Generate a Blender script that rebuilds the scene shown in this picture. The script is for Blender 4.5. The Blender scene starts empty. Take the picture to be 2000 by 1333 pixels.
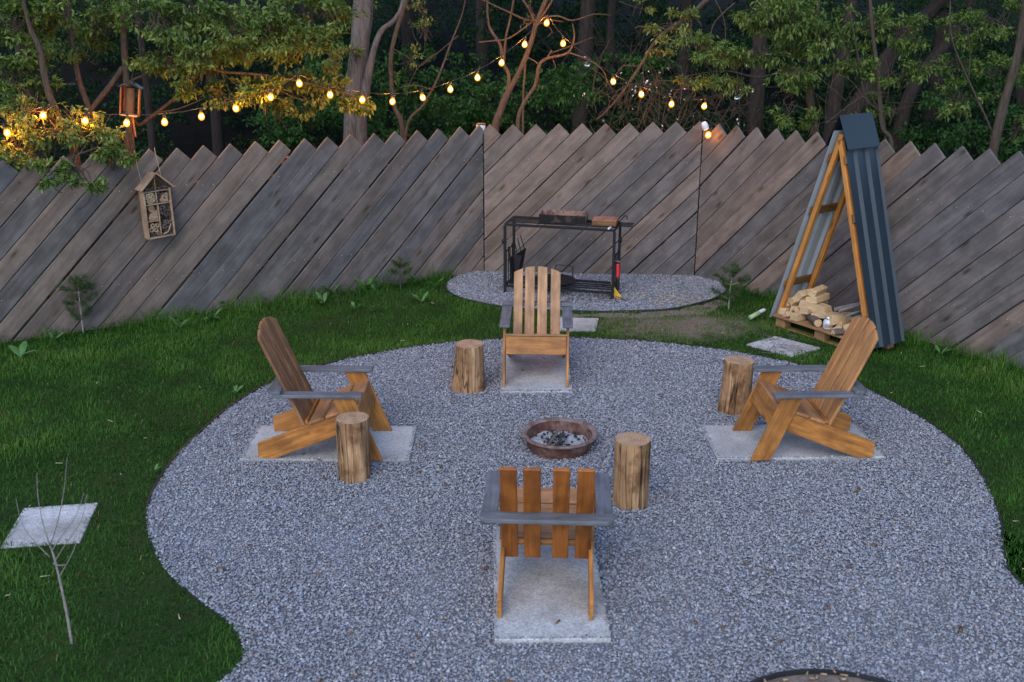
import bpy, bmesh, math, random
import numpy as np
from mathutils import Vector, Matrix, Euler
from mathutils import noise as mnoise
random.seed(7)
RNG = np.random.default_rng(7)
R = math.radians
SC = bpy.context.scene
COL = SC.collection

# ------------------------------------------------------------------ camera
FPX, PITCH, CAMH = 2094.0, R(18.49), 3.226          # focal length in photo pixels (photo 2000 wide), metres
cam_d = bpy.data.cameras.new('camera')
cam = bpy.data.objects.new('camera', cam_d)
COL.objects.link(cam)
cam_d.sensor_width = 36.0
cam_d.lens = FPX / 2000.0 * 36.0
cam.location = (0, 0, CAMH)
cam.rotation_euler = (R(90) - PITCH, R(-0.11), 0)
cam_d.clip_end = 600
cam_d.dof.use_dof = True
cam_d.dof.focus_distance = 9.0
cam_d.dof.aperture_fstop = 2.6
SC.camera = cam

# ------------------------------------------------------------------ sky, sun, exposure
SUN_EL, SUN_AZ = 44.0, 198.0        # azimuth clockwise from +Y: behind the camera, to the left
world = bpy.data.worlds.new('World')
SC.world = world
world.use_nodes = True
wn = world.node_tree
wn.nodes.clear()
w_out = wn.nodes.new('ShaderNodeOutputWorld')
w_bg = wn.nodes.new('ShaderNodeBackground')
w_sky = wn.nodes.new('ShaderNodeTexSky')
w_sky.sky_type = 'NISHITA'
w_sky.sun_disc = False
w_sky.sun_elevation = R(SUN_EL)
w_sky.sun_rotation = R(SUN_AZ)
w_sky.dust_density = 0.6
w_sky.ozone_density = 3.6
w_bg.inputs['Strength'].default_value = 0.15
wn.links.new(w_sky.outputs[0], w_bg.inputs[0])
wn.links.new(w_bg.outputs[0], w_out.inputs[0])
sun_d = bpy.data.lights.new('sun', 'SUN')
sun_d.energy = 0.7
sun_d.angle = R(45)
sun_d.color = (1.0, 0.86, 0.70)
sun = bpy.data.objects.new('sun', sun_d)
COL.objects.link(sun)
_d = Vector((math.sin(R(SUN_AZ)) * math.cos(R(SUN_EL)), math.cos(R(SUN_AZ)) * math.cos(R(SUN_EL)), math.sin(R(SUN_EL))))
sun.rotation_euler = _d.to_track_quat('Z', 'Y').to_euler()
sun.location = _d * 30
SC.view_settings.view_transform = 'Standard'
SC.view_settings.look = 'None'
SC.view_settings.exposure = 1.45
SC.view_settings.gamma = 1.0
SC.view_settings.use_curve_mapping = False
SC.cycles.max_bounces = 6
SC.cycles.transparent_max_bounces = 12
SC.cycles.sample_clamp_indirect = 4.0

# ------------------------------------------------------------------ survey helpers: a sight line of the photograph -> a point in the garden
_c, _s = math.cos(PITCH), math.sin(PITCH)
def sight(px, py):
    u, v = (px - 1000) / FPX, (py - 666.5) / FPX
    return Vector((u, _c - v * _s, -_s - v * _c))
def at_z(px, py, z=0.0):
    d = sight(px, py)
    return Vector((0, 0, CAMH)) + d * ((z - CAMH) / d.z)
def at_y(px, py, y):
    d = sight(px, py)
    return Vector((0, 0, CAMH)) + d * (y / d.y)

# ------------------------------------------------------------------ object helpers
def tag(o, label=None, cat=None, group=None, kind=None):
    if label: o['label'] = label
    if cat: o['category'] = cat
    if group: o['group'] = group
    if kind: o['kind'] = kind
    return o
def thing(name, label, cat, loc=(0, 0, 0), rz=0.0, group=None, rot=None):
    o = bpy.data.objects.new(name, None)
    COL.objects.link(o)
    o.empty_display_size = 0.1
    o.location = loc
    o.rotation_euler = rot if rot else (0, 0, rz)
    return tag(o, label, cat, group)
def obj(name, me, mats, parent=None, mat_world=None):
    o = bpy.data.objects.new(name, me)
    COL.objects.link(o)
    if mats is not None:
        for m in (mats if isinstance(mats, (list, tuple)) else [mats]):
            me.materials.append(m)
    if parent is not None: o.parent = parent
    if mat_world is not None: o.matrix_local = mat_world
    return o
def bm_mesh(bm, name, smooth=False):
    bm.normal_update()
    me = bpy.data.meshes.new(name)
    bm.to_mesh(me)
    bm.free()
    if smooth:
        me.polygons.foreach_set('use_smooth', [True] * len(me.polygons))
    return me
def np_mesh(name, verts, faces, attrs=None, smooth=False):
    """verts (n,3); faces (m,3) or (m,4) or a list of such arrays"""
    me = bpy.data.meshes.new(name)
    fl = faces if isinstance(faces, list) else [faces]
    verts = np.asarray(verts, dtype=np.float32)
    me.vertices.add(len(verts))
    me.vertices.foreach_set('co', verts.ravel())
    loops = np.concatenate([np.asarray(f).ravel() for f in fl]).astype(np.int32)
    sizes = np.concatenate([np.full(len(f), np.asarray(f).shape[1]) for f in fl])
    starts = np.concatenate([[0], np.cumsum(sizes)[:-1]]).astype(np.int32)
    me.loops.add(len(loops))
    me.loops.foreach_set('vertex_index', loops)
    me.polygons.add(len(sizes))
    me.polygons.foreach_set('loop_start', starts)
    if smooth: me.polygons.foreach_set('use_smooth', np.ones(len(sizes), dtype=bool))
    if attrs:
        for k, a in attrs.items():
            at = me.attributes.new(k, 'FLOAT', 'POINT')
            at.data.foreach_set('value', np.asarray(a, dtype=np.float32))
    me.update(calc_edges=True)
    return me
def bevel(bm, w, seg=1):
    if w > 0:
        bmesh.ops.bevel(bm, geom=list(bm.edges), offset=w, segments=seg, affect='EDGES', profile=0.6, clamp_overlap=True)
def prism(poly, t0, t1, bev=0.003, name='m'):
    """2-D polygon (local x,y) extruded along local z from t0 to t1"""
    bm = bmesh.new()
    lo = [bm.verts.new((x, y, t0)) for x, y in poly]
    hi = [bm.verts.new((x, y, t1)) for x, y in poly]
    n = len(poly)
    bm.faces.new(list(reversed(lo)))
    bm.faces.new(hi)
    for i in range(n):
        bm.faces.new((lo[i], lo[(i + 1) % n], hi[(i + 1) % n], hi[i]))
    bmesh.ops.recalc_face_normals(bm, faces=bm.faces)
    bevel(bm, bev)
    return bm_mesh(bm, name)
def box_bm(bm, c, s, rot=None):
    m = Matrix.Translation(c) @ (rot.to_4x4() if rot is not None else Matrix.Identity(4)) @ Matrix.Diagonal((s[0], s[1], s[2], 1))
    return bmesh.ops.create_cube(bm, size=1.0, matrix=m)['verts']
def board(name, p0, p1, w, t, mat, parent, side=None, bev=0.003):
    """a straight board from p0 to p1 (parent space), local X along it, width w along SIDE, thickness t"""
    p0, p1 = Vector(p0), Vector(p1)
    x = (p1 - p0)
    L = x.length
    x.normalize()
    side = Vector(side) if side is not None else Vector((0, 0, 1))
    y = (side - x * side.dot(x)).normalized()
    z = x.cross(y)
    bm = bmesh.new()
    box_bm(bm, (0, 0, 0), (L, w, t))
    bevel(bm, bev)
    M = Matrix((x, y, z)).transposed().to_4x4()
    M.translation = (p0 + p1) / 2
    return obj(name, bm_mesh(bm, name), mat, parent, M)
def catmull(pts, radii, per=6):
    pts = [Vector(p) for p in pts]
    out, rr = [], []
    n = len(pts)
    for i in range(n - 1):
        p0, p1, p2, p3 = pts[max(i - 1, 0)], pts[i], pts[i + 1], pts[min(i + 2, n - 1)]
        for k in range(per):
            t = k / per
            out.append(0.5 * ((2 * p1) + (p2 - p0) * t + (2 * p0 - 5 * p1 + 4 * p2 - p3) * t * t + (3 * p1 - p0 - 3 * p2 + p3) * t ** 3))
            rr.append(radii[i] * (1 - t) + radii[i + 1] * t)
    out.append(pts[-1]); rr.append(radii[-1])
    return out, rr
def tube(bm, pts, radii, sides=8, per=6, rough=0.0, cap=True):
    if not isinstance(radii, (list, tuple)): radii = [radii] * len(pts)
    if per > 1: pts, radii = catmull(pts, radii, per)
    pts = [Vector(p) for p in pts]
    rings = []
    prev = None
    for i, p in enumerate(pts):
        d = (pts[min(i + 1, len(pts) - 1)] - pts[max(i - 1, 0)])
        d = d.normalized() if d.length > 1e-9 else Vector((0, 0, 1))
        if prev is None:
            a = Vector((1, 0, 0)) if abs(d.x) < 0.8 else Vector((0, 1, 0))
            u = d.cross(a).normalized()
        else:
            u = (prev - d * prev.dot(d)).normalized()
        prev = u
        v = d.cross(u)
        ring = []
        for k in range(sides):
            an = 2 * math.pi * k / sides
            r = radii[i]
            if rough: r *= 1 + rough * mnoise.noise(Vector((math.cos(an) * 1.3, math.sin(an) * 1.3, i * 0.35)) + p * 0.7)
            ring.append(bm.verts.new(p + u * (r * math.cos(an)) + v * (r * math.sin(an))))
        rings.append(ring)
    for a, b in zip(rings, rings[1:]):
        for k in range(sides):
            bm.faces.new((a[k], a[(k + 1) % sides], b[(k + 1) % sides], b[k]))
    if cap:
        bm.faces.new(list(reversed(rings[0])))
        bm.faces.new(rings[-1])
def bar_obj(name, p0, p1, r, mat, parent, sides=6):
    bm = bmesh.new()
    tube(bm, [p0, p1], r, sides, 1)
    return obj(name, bm_mesh(bm, name, sides > 6), mat, parent)
def lathe(bm, prof, seg=48, rough=0.0, seed=0.0):
    rings = []
    for r, z in prof:
        ring = []
        for k in range(seg):
            a = 2 * math.pi * k / seg
            rr = r * (1 + rough * mnoise.noise(Vector((math.cos(a) * 2, math.sin(a) * 2, z * 6 + seed))))
            ring.append(bm.verts.new((rr * math.cos(a), rr * math.sin(a), z)))
        rings.append(ring)
    for a, b in zip(rings, rings[1:]):
        for k in range(seg):
            bm.faces.new((a[k], a[(k + 1) % seg], b[(k + 1) % seg], b[k]))
    return rings
def inside(poly, P):
    poly = np.asarray(poly)
    x, y = P[:, 0], P[:, 1]
    r = np.zeros(len(P), bool)
    j = len(poly) - 1
    for i in range(len(poly)):
        xi, yi = poly[i]; xj, yj = poly[j]
        c = ((yi > y) != (yj > y)) & (x < (xj - xi) * (y - yi) / (yj - yi + 1e-12) + xi)
        r ^= c
        j = i
    return r
def dist_line(P, pts, closed=True):
    pts = np.asarray(pts)
    d = np.full(len(P), 1e9)
    m = len(pts) if closed else len(pts) - 1
    for i in range(m):
        a, b = pts[i], pts[(i + 1) % len(pts)]
        ab = b - a
        t = np.clip(((P - a) @ ab) / (ab @ ab + 1e-12), 0, 1)
        d = np.minimum(d, np.linalg.norm(P - (a + t[:, None] * ab), axis=1))
    return d
def smooth_poly(pts, per=5, closed=True):
    p = np.asarray(pts, float)
    n = len(p)
    out = []
    for i in range(n if closed else n - 1):
        g = (lambda k: p[k % n]) if closed else (lambda k: p[min(max(k, 0), n - 1)])
        p0, p1, p2, p3 = g(i - 1), g(i), g(i + 1), g(i + 2)
        for k in range(per):
            t = k / per
            out.append(0.5 * ((2 * p1) + (p2 - p0) * t + (2 * p0 - 5 * p1 + 4 * p2 - p3) * t * t + (3 * p1 - p0 - 3 * p2 + p3) * t ** 3))
    if not closed: out.append(p[-1])
    return np.array(out)
def vnoise(P, scale, seed=0.0):
    return np.array([mnoise.noise(Vector((p[0] * scale + seed, p[1] * scale, seed * 1.7))) for p in P])

# ------------------------------------------------------------------ materials
class MB:
    def __init__(self, name):
        self.m = bpy.data.materials.new(name)
        self.m.use_nodes = True
        self.t = self.m.node_tree
        self.t.nodes.clear()
        self.out = self.n('ShaderNodeOutputMaterial')
        self.b = self.n('ShaderNodeBsdfPrincipled')
        self.l(self.b.outputs[0], self.out.inputs[0])
    def n(self, typ, **kw):
        x = self.t.nodes.new(typ)
        for k, v in kw.items(): setattr(x, k, v)
        return x
    def l(self, a, b): self.t.links.new(a, b)
    def set(self, **kw):
        for k, v in kw.items():
            s = self.b.inputs[k.replace('_', ' ')]
            if hasattr(v, 'is_linked') or isinstance(v, bpy.types.NodeSocket): self.l(v, s)
            else: s.default_value = (*v, 1) if isinstance(v, tuple) and len(v) == 3 else v
        return self
    def coord(self, scale=(1, 1, 1), kind='Object', rand=0.0):
        tc = self.n('ShaderNodeTexCoord')
        mp = self.n('ShaderNodeMapping')
        mp.inputs['Scale'].default_value = scale
        src = tc.outputs[kind]
        if rand:
            oi = self.n('ShaderNodeObjectInfo')
            ml = self.n('ShaderNodeVectorMath', operation='SCALE')
            cb = self.n('ShaderNodeCombineXYZ')
            for i in range(3): self.l(oi.outputs['Random'], cb.inputs[i])
            self.l(cb.outputs[0], ml.inputs[0]); ml.inputs['Scale'].default_value = rand
            ad = self.n('ShaderNodeVectorMath', operation='ADD')
            self.l(src, ad.inputs[0]); self.l(ml.outputs[0], ad.inputs[1])
            src = ad.outputs[0]
        self.l(src, mp.inputs[0])
        return mp.outputs[0]
    def noise(self, vec, scale=5, detail=4, rough=0.55, dist=0.0):
        x = self.n('ShaderNodeTexNoise')
        x.inputs['Scale'].default_value = scale
        x.inputs['Detail'].default_value = detail
        x.inputs['Roughness'].default_value = rough
        x.inputs['Distortion'].default_value = dist
        if vec is not None: self.l(vec, x.inputs['Vector'])
        return x.outputs['Fac']
    def ramp(self, fac, stops):
        x = self.n('ShaderNodeValToRGB')
        e = x.color_ramp.elements
        while len(e) > 1: e.remove(e[-1])
        e[0].position = stops[0][0]; e[0].color = (*stops[0][1], 1)
        for p, c in stops[1:]:
            k = e.new(p); k.color = (*c, 1)
        self.l(fac, x.inputs[0])
        return x.outputs[0]
    def mix(self, fac, a, b, mode='MIX'):
        x = self.n('ShaderNodeMix', data_type='RGBA', blend_type=mode)
        for v, s in ((fac, x.inputs[0]), (a, x.inputs[6]), (b, x.inputs[7])):
            if isinstance(v, bpy.types.NodeSocket): self.l(v, s)
            else: s.default_value = (*v, 1) if isinstance(v, tuple) else v
        return x.outputs[2]
    def math(self, op, a, b=0.0):
        x = self.n('ShaderNodeMath', operation=op)
        for v, s in ((a, x.inputs[0]), (b, x.inputs[1])):
            if isinstance(v, bpy.types.NodeSocket): self.l(v, s)
            else: s.default_value = v
        return x.outputs[0]
    def bump(self, h, strength=0.3, dist=0.01):
        x = self.n('ShaderNodeBump')
        x.inputs['Strength'].default_value = strength
        x.inputs['Distance'].default_value = dist
        self.l(h, x.inputs['Height'])
        self.l(x.outputs[0], self.b.inputs['Normal'])
        return self
    def rnd(self):
        return self.n('ShaderNodeObjectInfo').outputs['Random']
    def attr(self, name):
        a = self.n('ShaderNodeAttribute'); a.attribute_name = name
        return a.outputs['Fac']

def mat_wood(name, dark, light, tint=None, rough=0.55, grain=(1.2, 22, 22), stain=0.35, knots=True, rand=37.0, spec=0.35):
    k = MB(name)
    v = k.coord(grain, rand=rand)
    n1 = k.noise(v, 1.6, 6, 0.62, 0.6)
    c = k.ramp(n1, [(0.28, dark), (0.5, tuple((a + b) / 2 for a, b in zip(dark, light))), (0.72, light)])
    v2 = k.coord((1, 1.6, 1.6), rand=rand * 1.7)
    n2 = k.noise(v2, 4.5, 3, 0.6)
    dk = k.ramp(n2, [(0.38, (1 - stain,) * 3), (0.62, (1.0,) * 3)])
    c = k.mix(1.0, c, dk, 'MULTIPLY')
    if knots:
        vo = k.n('ShaderNodeTexVoronoi'); vo.inputs['Scale'].default_value = 1.0
        k.l(k.coord((2.2, 7, 7), rand=rand * 2.3), vo.inputs['Vector'])
        kn = k.ramp(vo.outputs['Distance'], [(0.05, (0.38, 0.31, 0.24)), (0.12, (0.8, 0.72, 0.6)), (0.17, (1, 1, 1))])
        c = k.mix(1.0, c, kn, 'MULTIPLY')
    if tint:
        r = k.rnd()
        c = k.mix(1.0, c, k.ramp(r, tint), 'MULTIPLY')
    k.set(Base_Color=c, Roughness=rough)
    k.b.inputs['Specular IOR Level'].default_value = spec
    k.bump(n1, 0.25, 0.004)
    return k.m

M = {}
M['fence'] = mat_wood('weathered_fence_wood', (0.112, 0.086, 0.070), (0.205, 0.163, 0.136),
    tint=[(0.0, (1.0, 0.92, 0.84)), (0.2, (0.74, 0.74, 0.78)), (0.32, (1.04, 0.98, 0.94)), (0.45, (0.86, 0.83, 0.82)), (0.6, (1.14, 1.05, 0.98)), (0.7, (0.80, 0.73, 0.67)), (0.82, (0.64, 0.66, 0.72)), (0.92, (1.08, 1.04, 1.02)), (1.0, (0.92, 0.84, 0.77))],
    rough=0.78, grain=(0.8, 12, 12), stain=0.30)
M['fence_grey_dim'] = mat_wood('dim_blue_grey_fence_wood', (0.076, 0.065, 0.059), (0.146, 0.128, 0.118),
    tint=[(0.0, (1.0, 0.96, 0.92)), (0.25, (0.75, 0.82, 0.92)), (0.45, (1.2, 1.12, 1.08)), (0.65, (0.85, 0.88, 0.95)), (0.85, (1.1, 1.0, 0.9)), (1.0, (0.7, 0.76, 0.85))], rough=0.78, grain=(0.8, 12, 12), stain=0.35)  # cool-stained planks, also darkened to paint in the dimness of the right-hand fence
M['chair'] = mat_wood('oiled_acacia', (0.21, 0.078, 0.015), (0.47, 0.195, 0.045),
    tint=[(0.0, (0.85, 0.85, 0.85)), (0.5, (1.0, 1.0, 1.0)), (1.0, (1.1, 1.05, 1.0))], rough=0.55, grain=(2.0, 24, 24), stain=0.42)
M['seat'] = mat_wood('worn_acacia', (0.20, 0.085, 0.032), (0.40, 0.20, 0.088),
    tint=[(0.0, (0.8, 0.8, 0.8)), (1.0, (1.1, 1.08, 1.05))], rough=0.6, grain=(2.0, 26, 26), stain=0.35)
M['armrest'] = mat_wood('grey_armrest_wood', (0.072, 0.075, 0.084), (0.145, 0.148, 0.16), rough=0.75, grain=(2.5, 30, 30), stain=0.32, knots=False)
M['timber'] = mat_wood('orange_stained_timber', (0.30, 0.11, 0.02), (0.52, 0.22, 0.05), rough=0.6, grain=(2, 30, 30), stain=0.2)
M['batten'] = mat_wood('brown_batten', (0.10, 0.045, 0.012), (0.20, 0.095, 0.03), rough=0.7, grain=(2, 30, 30))
M['pallet'] = mat_wood('pallet_wood', (0.20, 0.10, 0.04), (0.40, 0.22, 0.10), rough=0.75, grain=(2, 30, 30))
M['pale_wood'] = mat_wood('pale_wood', (0.22, 0.135, 0.078), (0.44, 0.29, 0.18), rough=0.75, grain=(2, 30, 30), stain=0.3)
M['firewood'] = mat_wood('split_birch', (0.33, 0.21, 0.10), (0.56, 0.40, 0.23),
    tint=[(0, (0.85, 0.8, 0.75)), (0.5, (1, 1, 1)), (1, (1.1, 1.1, 1.1))], rough=0.8, grain=(6, 40, 40), stain=0.2, knots=False)
M['bark_wood'] = mat_wood('firewood_bark', (0.05, 0.035, 0.028), (0.16, 0.12, 0.10), rough=0.9, grain=(8, 30, 30), knots=False)
M['twig_grey'] = mat_wood('grey_twig', (0.10, 0.085, 0.08), (0.24, 0.21, 0.20), rough=0.85, grain=(5, 30, 30), knots=False)

def mat_stump():
    k = MB('peeled_log')
    v = k.coord((9, 9, 1.1), rand=31)
    n = k.noise(v, 2.2, 7, 0.66, 0.5)
    c = k.ramp(n, [(0.32, (0.13, 0.07, 0.036)), (0.44, (0.24, 0.132, 0.062)), (0.58, (0.36, 0.21, 0.105)), (0.74, (0.50, 0.34, 0.20))])
    n2 = k.noise(k.coord((3, 3, 2.4), rand=53), 2.4, 4, 0.65)
    c = k.mix(1.0, c, k.ramp(n2, [(0.36, (0.45, 0.38, 0.32)), (0.52, (1, 1, 1))]), 'MULTIPLY')
    ck = k.noise(k.coord((7, 7, 0.15), rand=11), 2.5, 2, 0.4)
    c = k.mix(1.0, c, k.ramp(ck, [(0.472, (1, 1, 1)), (0.5, (0.10, 0.07, 0.05)), (0.528, (1, 1, 1))]), 'MULTIPLY')
    k.set(Base_Color=c, Roughness=0.8)
    k.b.inputs['Specular IOR Level'].default_value = 0.25
    k.bump(n, 0.9, 0.02)
    return k.m
M['stump'] = mat_stump()
def mat_endgrain():
    k = MB('log_end_grain')
    tc = k.n('ShaderNodeTexCoord')
    w = k.n('ShaderNodeTexWave', wave_type='RINGS', rings_direction='Z')
    w.inputs['Scale'].default_value = 18; w.inputs['Distortion'].default_value = 2.0; w.inputs['Detail'].default_value = 3
    k.l(tc.outputs['Object'], w.inputs[0])
    n = k.noise(k.coord((1, 1, 1), rand=9), 14, 5, 0.7)
    c = k.ramp(w.outputs['Fac'], [(0, (0.27, 0.15, 0.08)), (1, (0.42, 0.27, 0.16))])
    c = k.mix(1.0, c, k.ramp(n, [(0.3, (0.6, 0.55, 0.5)), (0.6, (1, 1, 1))]), 'MULTIPLY')
    k.set(Base_Color=c, Roughness=0.85)
    k.bump(n, 0.4, 0.006)
    return k.m
M['endgrain'] = mat_endgrain()
def mat_bark(name, dark, light, sc=1.0, moss=None):
    k = MB(name)
    n = k.noise(k.coord((9 * sc, 9 * sc, 1.6 * sc), rand=17), 2.5, 7, 0.7, 0.8)
    c = k.ramp(n, [(0.3, dark), (0.7, light)])
    n2 = k.noise(k.coord((1, 1, 1), rand=5), 1.8, 3)
    if moss: c = k.mix(k.ramp(n2, [(0.5, (0, 0, 0)), (0.65, (1, 1, 1))]), c, moss)
    k.set(Base_Color=c, Roughness=0.9)
    k.b.inputs['Specular IOR Level'].default_value = 0.2
    k.bump(n, 0.8, 0.03)
    return k.m
M['bark'] = mat_bark('grey_brown_bark', (0.040, 0.034, 0.030), (0.165, 0.138, 0.122))
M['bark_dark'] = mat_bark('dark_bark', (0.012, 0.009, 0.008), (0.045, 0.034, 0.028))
M['bark_young'] = mat_bark('young_tree_bark', (0.032, 0.024, 0.018), (0.10, 0.076, 0.056), 2.0)
M['bark_sapling'] = mat_bark('pale_sapling_bark', (0.19, 0.155, 0.14), (0.36, 0.31, 0.285), 4.0)

def mat_leaf(name, stops, trans=0.35, rough=0.55):
    k = MB(name)
    c = k.ramp(k.attr('rnd'), stops)
    k.set(Base_Color=c, Roughness=rough)
    k.b.inputs['Specular IOR Level'].default_value = 0.2
    tr = k.n('ShaderNodeBsdfTranslucent')
    k.l(k.mix(1.0, c, (1.0, 1.1, 0.6), 'MULTIPLY'), tr.inputs[0])
    mx = k.n('ShaderNodeMixShader'); mx.inputs[0].default_value = trans
    k.l(k.b.outputs[0], mx.inputs[1]); k.l(tr.outputs[0], mx.inputs[2])
    k.l(mx.outputs[0], k.out.inputs[0])
    return k.m
M['leaf'] = mat_leaf('tree_leaf', [(0.0, (0.036, 0.072, 0.016)), (0.5, (0.095, 0.155, 0.034)), (1.0, (0.20, 0.255, 0.07))])
M['leaf_yellow'] = mat_leaf('spring_leaf', [(0.0, (0.08, 0.12, 0.028)), (0.5, (0.15, 0.20, 0.05)), (1.0, (0.25, 0.25, 0.08))])
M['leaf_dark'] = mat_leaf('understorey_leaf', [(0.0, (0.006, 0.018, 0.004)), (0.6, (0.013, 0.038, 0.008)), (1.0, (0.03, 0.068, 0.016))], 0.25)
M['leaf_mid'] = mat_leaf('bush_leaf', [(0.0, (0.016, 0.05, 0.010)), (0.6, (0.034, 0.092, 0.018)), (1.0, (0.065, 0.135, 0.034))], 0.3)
M['grass'] = mat_leaf('grass_blade', [(0.0, (0.011, 0.046, 0.005)), (0.35, (0.030, 0.103, 0.010)), (0.65, (0.066, 0.165, 0.019)), (0.9, (0.12, 0.205, 0.036)), (1.0, (0.24, 0.20, 0.09))], 0.35, 0.6)
M['weed'] = mat_leaf('broad_leaf', [(0.0, (0.05, 0.13, 0.035)), (1.0, (0.11, 0.22, 0.07))], 0.3)
M['needle'] = mat_leaf('pine_needle', [(0.0, (0.028, 0.052, 0.02)), (1.0, (0.085, 0.115, 0.045))], 0.15)
M['petal'] = MB('white_blossom').set(Base_Color=(0.7, 0.68, 0.7), Roughness=0.7).m

def mat_ground():
    k = MB('lawn_soil')
    n = k.noise(k.coord((1, 1, 1)), 1.1, 5)
    n2 = k.noise(k.coord((1, 1, 1)), 35, 5, 0.7)
    c = k.ramp(n, [(0.35, (0.014, 0.032, 0.007)), (0.65, (0.028, 0.045, 0.012))])
    c = k.mix(k.ramp(n2, [(0.5, (0, 0, 0)), (0.8, (1, 1, 1))]), c, (0.06, 0.05, 0.03))
    tc = k.n('ShaderNodeTexCoord'); ds = k.n('ShaderNodeVectorMath', operation='DISTANCE')
    mp = k.n('ShaderNodeMapping'); mp.inputs['Scale'].default_value = (0.7, 1.3, 0)
    k.l(tc.outputs['Object'], mp.inputs[0]); k.l(mp.outputs[0], ds.inputs[0]); ds.inputs[1].default_value = (1.65 * 0.7, 10.15 * 1.3, 0)
    wn_ = k.math('SUBTRACT', k.math('ADD', k.noise(k.coord((1, 1, 1)), 5, 4), 0.2), ds.outputs['Value'])
    c = k.mix(k.ramp(wn_, [(0.0, (0, 0, 0)), (0.35, (1, 1, 1))]), c, k.ramp(n2, [(0.3, (0.085, 0.068, 0.05)), (0.7, (0.19, 0.15, 0.12))]))
    k.set(Base_Color=c, Roughness=0.95)
    k.b.inputs['Specular IOR Level'].default_value = 0.05
    k.bump(n2, 0.5, 0.02)
    return k.m
M['ground'] = mat_ground()
def mat_soil(name, a, b, sc=40):
    k = MB(name)
    n = k.noise(k.coord((1, 1, 1)), sc, 6, 0.7)
    k.set(Base_Color=k.ramp(n, [(0.3, a), (0.7, b)]), Roughness=0.95)
    k.b.inputs['Specular IOR Level'].default_value = 0.05
    k.bump(n, 0.6, 0.02)
    return k.m
M['bed'] = mat_soil('gravel_fines', (0.09, 0.094, 0.106), (0.17, 0.176, 0.195), 60)
M['soil'] = mat_soil('bare_soil', (0.085, 0.068, 0.052), (0.22, 0.175, 0.145), 25)
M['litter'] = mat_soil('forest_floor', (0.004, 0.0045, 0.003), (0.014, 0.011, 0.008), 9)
def mat_stone():
    k = MB('crushed_stone')
    r = k.rnd()
    c = k.ramp(r, [(0.0, (0.135, 0.14, 0.16)), (0.3, (0.20, 0.21, 0.236)), (0.6, (0.255, 0.267, 0.297)), (0.86, (0.325, 0.335, 0.362)), (0.91, (0.20, 0.155, 0.14)), (0.955, (0.27, 0.22, 0.18)), (1.0, (0.46, 0.46, 0.47))])
    n = k.noise(k.coord((1, 1, 1), rand=5), 90, 3)
    c = k.mix(1.0, c, k.ramp(n, [(0.3, (0.75, 0.75, 0.75)), (0.7, (1.1, 1.1, 1.1))]), 'MULTIPLY')
    k.set(Base_Color=c, Roughness=0.85)
    k.b.inputs['Specular IOR Level'].default_value = 0.2
    return k.m
M['stone'] = mat_stone()
def mat_concrete():
    k = MB('concrete_slab')
    n = k.noise(k.coord((1, 1, 1), rand=13), 3.0, 5, 0.6)
    n2 = k.noise(k.coord((1, 1, 1), rand=13), 85, 4, 0.75)
    c = k.ramp(n, [(0.3, (0.32, 0.32, 0.315)), (0.7, (0.46, 0.46, 0.455))])
    c = k.mix(1.0, c, k.ramp(n2, [(0.34, (0.5, 0.5, 0.5)), (0.62, (1.12, 1.12, 1.12))]), 'MULTIPLY')
    n3 = k.noise(k.coord((1, 1, 1), rand=23), 1.7, 4, 0.7)
    c = k.mix(1.0, c, k.ramp(n3, [(0.36, (0.7, 0.68, 0.64)), (0.55, (1, 1, 1))]), 'MULTIPLY')
    k.set(Base_Color=c, Roughness=0.85)
    k.bump(n2, 0.35, 0.003)
    return k.m
M['concrete'] = mat_concrete()
def mat_metal(name, col, rough=0.5, metallic=0.6, rust=None, amount=0.55):
    k = MB(name)
    c = col
    n = k.noise(k.coord((1, 1, 1), rand=3), 9, 6, 0.7)
    if rust:
        c = k.mix(k.ramp(n, [(amount - 0.08, (0, 0, 0)), (amount + 0.1, (1, 1, 1))]), col, rust)
    k.set(Base_Color=c, Roughness=rough, Metallic=metallic)
    k.b.inputs['Specular IOR Level'].default_value = 0.25
    k.bump(n, 0.1, 0.004)
    return k.m
M['black_iron'] = mat_metal('black_iron', (0.008, 0.008, 0.009), 0.6, 0.0)
M['sooty'] = mat_metal('sooty_steel', (0.008, 0.007, 0.007), 0.85, 0.0, (0.10, 0.055, 0.04), 0.64)
M['tray_rust'] = mat_metal('rusty_tray', (0.03, 0.02, 0.016), 0.85, 0.0, (0.26, 0.15, 0.115), 0.46)
M['rust'] = mat_metal('rusty_bowl', (0.075, 0.032, 0.023), 0.75, 0.1, (0.17, 0.105, 0.085), 0.56)
M['ashy_rust'] = mat_metal('ashy_rim', (0.17, 0.125, 0.115), 0.85, 0.05, (0.10, 0.05, 0.038), 0.52)
M['ash'] = mat_soil('ash', (0.15, 0.155, 0.165), (0.40, 0.41, 0.43), 45)
M['charcoal'] = MB('charcoal').set(Base_Color=(0.018, 0.017, 0.017), Roughness=0.8).m
def mat_paint(name, col, rough=0.45, sc=3.0):
    k = MB(name)
    n = k.noise(k.coord((1, 1, 1), rand=3), sc, 5, 0.65)
    k.set(Base_Color=k.mix(k.ramp(n, [(0.3, (0, 0, 0)), (0.7, (1, 1, 1))]), tuple(a * 0.82 for a in col), tuple(min(a * 1.1, 1) for a in col)), Roughness=k.math('ADD', k.math('MULTIPLY', n, 0.25), rough - 0.12))
    return k.m
M['roof_blue'] = mat_paint('blue_roof_sheet', (0.008, 0.018, 0.028), 0.55)
M['roof_grey'] = mat_paint('grey_sheet_underside', (0.30, 0.33, 0.35), 0.6)
M['edging'] = mat_paint('black_plastic_edging', (0.014, 0.015, 0.017), 0.5)
M['red'] = mat_paint('red_grip', (0.75, 0.03, 0.03), 0.45)
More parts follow.
